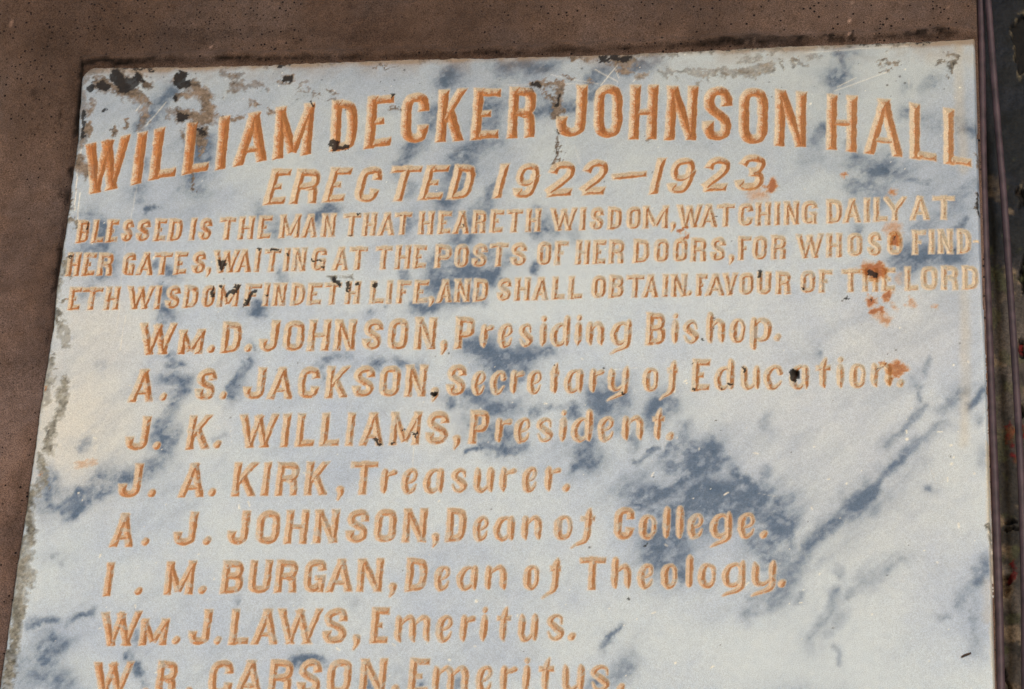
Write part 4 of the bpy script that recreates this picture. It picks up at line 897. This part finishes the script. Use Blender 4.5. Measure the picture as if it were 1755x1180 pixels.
# right end of the wall follows the slab's right edge
wr, _ = to_plane([1671.5, 1671.5], [0, 60]); WALL_R = float(wr.mean()) + .001
def wall_fn(A, B):
    px, py = to_photo(A, B, 0.0)
    y = (fbm(A, B, .25, 3, 201) - .5) * .006 + (fbm(A, B, .012, 3, 205) - .5) * .0022
    t = np.ones(A.shape + (3,))
    top = np.interp(px, [130, 160, 500, 900, 1300, 1680], [118, 112.5, 106.5, 94, 78, 63])
    left = np.interp(py, [60, 118, 242, 431, 608, 860, 1163, 1300], [146, 143, 131, 105, 81, 44.7, 0, -20])
    n = fbm(A, B, .03, 4, 211); nf = fbm(A, B, .008, 3, 215)
    inside_top = (px > left - 4)
    lip = sstep(14, 2, np.abs(py - top + 8 + (n - .5) * 14)) * inside_top          # ridge of mortar pressed along the top edge
    y -= lip * (.003 + .009 * fbm(A, B, .03, 6, 291, .68))
    gap = sstep(3.2, .8, np.abs(py - top + 2.5 + (n - .5) * 8)) * sstep(.42, .62, fbm(A, B, .07, 4, 217)) * inside_top
    n7 = fbm(A, B, .045, 6, 281, .68); gap = np.maximum(gap, sstep(9, 2, np.abs(py - top + 5 + (n7 - .5) * 22)) * sstep(1140, 1260, px) * sstep(.36, .56, n7))
    dark = sstep(34, 2, np.abs(px - left + 6)) * (py > top - 10) * .25  # slab's contact shadow along its left edge, painted into the tint
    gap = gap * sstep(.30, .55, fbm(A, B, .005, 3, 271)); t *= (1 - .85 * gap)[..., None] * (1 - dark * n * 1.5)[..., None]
    patch = sstep(.56, .75, fbm(A, B, .14, 3, 221)) * .15
    t *= (1 - patch)[..., None]
    blot = field_small(A, B, px, py)
    cr = sstep(2.2, .6, np.abs(px - 1456 + (py - 30) * .06 + (n - .5) * 14 + (nf - .5) * 6)) * (py < 66) * sstep(.40, .55, fbm(A, B, .006, 2, 261))
    cr = np.maximum(cr, sstep(3, 1.5, np.hypot(px - 1623, py - 14))); cr = np.maximum(cr, sstep(4, 1.5, np.hypot(px - 362, (py - 81) * 1.2)) * .8); cr = np.maximum(cr, sstep(3.2, 1.2, np.hypot((px - 20) * 1.4, (py - 40) * .35)) * .7)
    t = t * (1 + 2.4 * cr[..., None])
    t *= (1 - .75 * blot)[..., None]
    crev_shade = np.maximum(sstep(5.5, 1.5, np.abs(px - left + 3.5 + (nf - .5) * 7)) * (py > 112) * sstep(800, 330, py) * (.35 + sstep(.4, .6, n)),
                      sstep(4.5, 1.2, np.abs(py - top + 4 + (nf - .5) * 8)) * inside_top * (sstep(290, 230, px) + sstep(.5, .62, n) * .5))
    crev_shade = np.clip(crev_shade, 0, 1); t *= (1 - .82 * crev_shade)[..., None]; y += crev_shade * .003  # dark crack round the slab; its left run also paints in the edge shadow
    grey = sstep(.45, .65, fbm(A, B, .09, 4, 251)); t *= np.stack([1 - .10 * grey, 1 - .05 * grey, 1 + .02 * grey], -1)
    tone = .68 + .46 * sstep(60, 800, py)                 # darker towards the top
    t *= tone[..., None]
    t *= np.stack([np.ones_like(n), 1 - .05 * (n - .5), 1 - .12 * (n - .5) - .04 * (1 - sstep(100, 700, py))], -1)
    return y, t
def field_small(A, B, px, py):
    out = np.zeros(A.shape)
    w1 = (fbm(A, B, .02, 4, 231) - .5) * 30; w2 = (fbm(A, B, .02, 4, 241) - .5) * 30
    for (x, yy, rx, ry, s) in [(108, 330, 8, 14, .7), (101, 195, 3, 22, .8), (55, 165, 5, 8, .5), (80, 80, 50, 30, .22), (440, 60, 300, 10, .25), (1330, 72, 60, 8, .8), (1580, 62, 40, 6, .7), (1420, 66, 20, 5, .6), (200, 107, 30, 5, .8), (262, 110, 10, 3, .8), (1000, 90, 30, 4, .7), (30, 620, 40, 60, .15), (100, 440, 8, 20, .6), (225, 108, 20, 5, .6)]:
        out = np.maximum(out, s * sstep(1.4, .5, np.hypot((px + w1 - x) / rx, (py + w2 - yy) / ry)))
    return out
lw, _ = to_plane([-650], [0]); _, zt = to_plane([800], [-420]); _, zb = to_plane([0], [1400])
wall = relief_sheet("rendered_wall", float(lw[0]), WALL_R, float(zb[0]), float(zt[0]), .0035, wall_fn, WALL)
tag(wall, "rough brown cement wall with small black pits around the marble", "wall")

# ---------------------------------------------------------------- dark weathered strip beyond the wall's corner
def strip_material():
    m, nt, b = new_mat("flaking_dark_paint"); L = nt.links.new
    tc = N(nt, "ShaderNodeTexCoord")
    at = N(nt, "ShaderNodeAttribute", attribute_name="tint")
    n = N(nt, "ShaderNodeTexNoise", i_Scale=300.0, i_Detail=4.0, i_Roughness=.75); L(tc.outputs["Object"], n.inputs["Vector"])
    r = ramp(nt, [(.32, (.45, .45, .45)), (.7, (1.6, 1.6, 1.6))]); L(n.outputs[0], r.inputs[0])
    L(mixc(nt, at.outputs["Color"], r.outputs[0], 1.0, 'MULTIPLY'), b.inputs["Base Color"])
    b.inputs["Roughness"].default_value = .75; b.inputs["Specular IOR Level"].default_value = .3
    bp = N(nt, "ShaderNodeBump"); bp.inputs["Strength"].default_value = .5; bp.inputs["Distance"].default_value = .0015
    L(n.outputs[0], bp.inputs["Height"]); L(bp.outputs[0], b.inputs["Normal"])
    return m
STRIP = strip_material()
SY = .03
def strip_fn(A, B):
    px, py = to_photo(A, B, SY)
    n = fbm(A, B, .05, 4, 301); nf = fbm(A, B, .011, 4, 311); ns = fbm(A * 2.5, B * .6, .02, 4, 321)
    base = srgb(26, 30, 38) * (1 - sstep(380, 620, py))[..., None] + srgb(84, 77, 72) * sstep(380, 620, py)[..., None]
    t = base * (.45 + 1.1 * ns[..., None])
    m = sstep(.5, .62, n) * .6; t = mixin(t, srgb(20, 24, 26), m)
    m = sstep(.58, .66, nf + (px - 1735) * .004) * sstep(330, 260, py) ; t = mixin(t, srgb(66, 58, 44), m * .0)
    # flaked away layers: holes showing black, with pale broken rims
    w1 = (fbm(A, B, .015, 4, 331) - .5) * 26; w2 = (fbm(A, B, .015, 4, 341) - .5) * 40
    def spot(lst):
        o = np.full(A.shape, 9.0)
        for (x, yy, rx, ry) in lst: o = np.minimum(o, np.hypot((px + w1 - x) / rx, (py + w2 - yy) / ry))
        return o
    hole = spot([(1752, 75, 14, 50), (1750, 332, 8, 16), (1755, 470, 6, 30), (1722, 1003, 14, 22), (1753, 600, 8, 20), (1740, 40, 6, 8), (1730, 895, 12, 5), (1732, 910, 14, 4), (1725, 1160, 3, 14), (1752, 700, 6, 12)])
    hm = sstep(1.05, .95, hole); rimm = sstep(1.3, 1.05, hole) * (1 - hm)
    t = mixin(t, srgb(120, 110, 88), rimm * .6 * sstep(.45, .6, nf)); t = mixin(t, srgb(8, 7, 8), hm)
    red = spot([(1733, 755, 7, 40), (1752, 740, 5, 20), (1750, 605, 6, 10), (1735, 990, 9, 12), (1740, 975, 6, 8), (1753, 590, 5, 8)])
    rm = sstep(1.1, .9, red) * sstep(.35, .5, nf); t = mixin(t, srgb(92, 16, 18) * (.6 + .8 * nf[..., None]), rm)
    green = sstep(.60, .7, fbm(A, B, .02, 3, 351)) * sstep(200, 350, py) * .35; t = mixin(t, srgb(84, 88, 52), green)
    pale = sstep(.60, .72, fbm(A, B, .03, 4, 361)) * sstep(250, 400, py) * .8; t = mixin(t, srgb(122, 106, 88), pale)
    y = SY + (fbm(A, B, .04, 3, 371) - .5) * .008 + (nf - .5) * .004 + hm * .010 - rm * .001
    return y, np.clip(t, .002, .9)
sx1, _ = to_plane([1950], [500])
strip = relief_sheet("weathered_pilaster", WALL_R - .05, float(sx1[0]), float(zb[0]), float(zt[0]), .0018, strip_fn, STRIP)
tag(strip, "dark flaking pilaster with red paint remains at the right of the marble", "pilaster")

# ---------------------------------------------------------------- cables
def cable_material():
    m, nt, b = new_mat("purple_brown_sheath"); L = nt.links.new
    tc = N(nt, "ShaderNodeTexCoord"); n = N(nt, "ShaderNodeTexNoise", i_Scale=60.0, i_Detail=5.0); L(tc.outputs["Object"], n.inputs["Vector"])
    r = ramp(nt, [(.3, srgb(50, 38, 46)), (.7, srgb(84, 66, 75))]); L(n.outputs[0], r.inputs[0]); L(r.outputs[0], b.inputs["Base Color"])
    b.inputs["Roughness"].default_value = .55
    return m
CABLE = cable_material()
def cable(name, pts, rad, depth, label):
    px = np.array([p[0] for p in pts], float); py = np.array([p[1] for p in pts], float)
    yy = np.linspace(py[0], py[-1], 60); xx = np.interp(yy, py, px)
    k = np.ones(7) / 7; xs = np.convolve(np.pad(xx, 3, mode='edge'), k, 'valid'); xs[:4] = xx[:4]; xs[-4:] = xx[-4:]
    X, Z = to_plane(xs, yy, depth)
    dep = depth + np.sin(yy * .004) * .002
    n = 14; vs = []; qs = []
    cen = np.stack([X, dep, Z], 1); tan = np.gradient(cen, axis=0); tan /= np.linalg.norm(tan, axis=1)[:, None]
    for i in range(len(cen)):
        a = np.cross(tan[i], [0, 1, 0]); a /= np.linalg.norm(a); b2 = np.cross(tan[i], a)
        for j in range(n):
            th = 2 * math.pi * j / n; vs.append(cen[i] + rad * (math.cos(th) * a + math.sin(th) * b2))
    for i in range(len(cen) - 1):
        for j in range(n):
            j2 = (j + 1) % n; qs.append((i * n + j, i * n + j2, (i + 1) * n + j2, (i + 1) * n + j))
    me = grid_mesh(name, np.array(vs), np.array(qs))
    o = obj(name, me, CABLE); tag(o, label, "cable", "cables hanging beside the marble plaque"); return o
cable("cable", [(1679, -60), (1682, 30), (1685, 300), (1693, 520), (1700, 700), (1706, 850), (1712, 1020), (1716, 1200), (1718, 1300)], .0046, .003,
      "purple-brown cable running down close along the marble's right edge")
cable("cable", [(1690, -60), (1694, 10), (1702, 110), (1711, 230), (1719, 310), (1727, 430), (1736, 560), (1744, 700), (1751, 830), (1756, 1000), (1757, 1300)], .0042, -.006,
      "purple-brown cable slanting out to the right over the dark pilaster")

# ---------------------------------------------------------------- a sliver stuck to the marble
def sliver():
    cx_, cz_ = plane_pt(1656, 1122.5); cx_ = float(cx_); cz_ = float(cz_)
    n = 8; m = 12; vs = []; qs = []
    ax = np.array([.86, 0, .42]); ax /= np.linalg.norm(ax)
    for i in range(m):
        t = i / (m - 1); c = ax * (t - .5) * .0118 + np.array([0, 0, math.sin(t * 5) * .0003]); r = .0013 * (.45 + .65 * math.sin(math.pi * min(max(t * .9 + .05, 0), 1)) ** .5)
        s_ = np.array([-ax[2], 0, ax[0]])
        for j in range(n):
            th = 2 * math.pi * j / n; vs.append(c + r * (math.cos(th) * s_ + math.sin(th) * np.array([0, 1, 0])))
    for i in range(m - 1):
        for j in range(n): j2 = (j + 1) % n; qs.append((i * n + j, i * n + j2, (i + 1) * n + j2, (i + 1) * n + j))
    qs += [(0, 1, 2, 3), (0, 3, 4, 7), (7, 4, 5, 6)]; e = (m - 1) * n; qs += [(e + 3, e + 2, e + 1, e), (e + 7, e + 4, e + 3, e), (e + 6, e + 5, e + 4, e + 7)]
    mt, nt, b = new_mat("dark_bark"); b.inputs["Base Color"].default_value = tuple(srgb(58, 46, 42)) + (1,); b.inputs["Roughness"].default_value = .8
    nn = N(nt, "ShaderNodeTexNoise", i_Scale=900.0); rr2 = ramp(nt, [(.3, srgb(40, 32, 30)), (.7, srgb(92, 74, 66))]); nt.links.new(nn.outputs[0], rr2.inputs[0]); nt.links.new(rr2.outputs[0], b.inputs["Base Color"])
    o = obj("twig_sliver", grid_mesh("twig_sliver", np.array(vs), np.array(qs)), mt)
    o.location = (cx_, -THICK - .0012, cz_)
    tag(o, "tiny dark sliver of twig stuck on the pale marble near its lower right edge", "twig")
sliver()

# ---------------------------------------------------------------- unseen pale plane, added to bounce light up to the wall
gm, nt, b = new_mat("pale_paving")
nn = N(nt, "ShaderNodeTexNoise", i_Scale=3.0, i_Detail=8.0); rr3 = ramp(nt, [(.3, (.30, .28, .25)), (.7, (.42, .40, .36))])
nt.links.new(nn.outputs[0], rr3.inputs[0]); nt.links.new(rr3.outputs[0], b.inputs["Base Color"]); b.inputs["Roughness"].default_value = .9
g = np.array([(-400, -800, 0), (400, -800, 0), (400, .5, 0), (-400, .5, 0)], float)
bounce_ground = obj("ground", grid_mesh("ground", g, np.array([(0, 1, 2, 3)]), smooth=False), gm)
tag(bounce_ground, kind="structure")
print("letters", len(letters), "parts", len(cells), "grid", XX.shape, "faces slab", len(slab_q), "letter cells", len(LI))
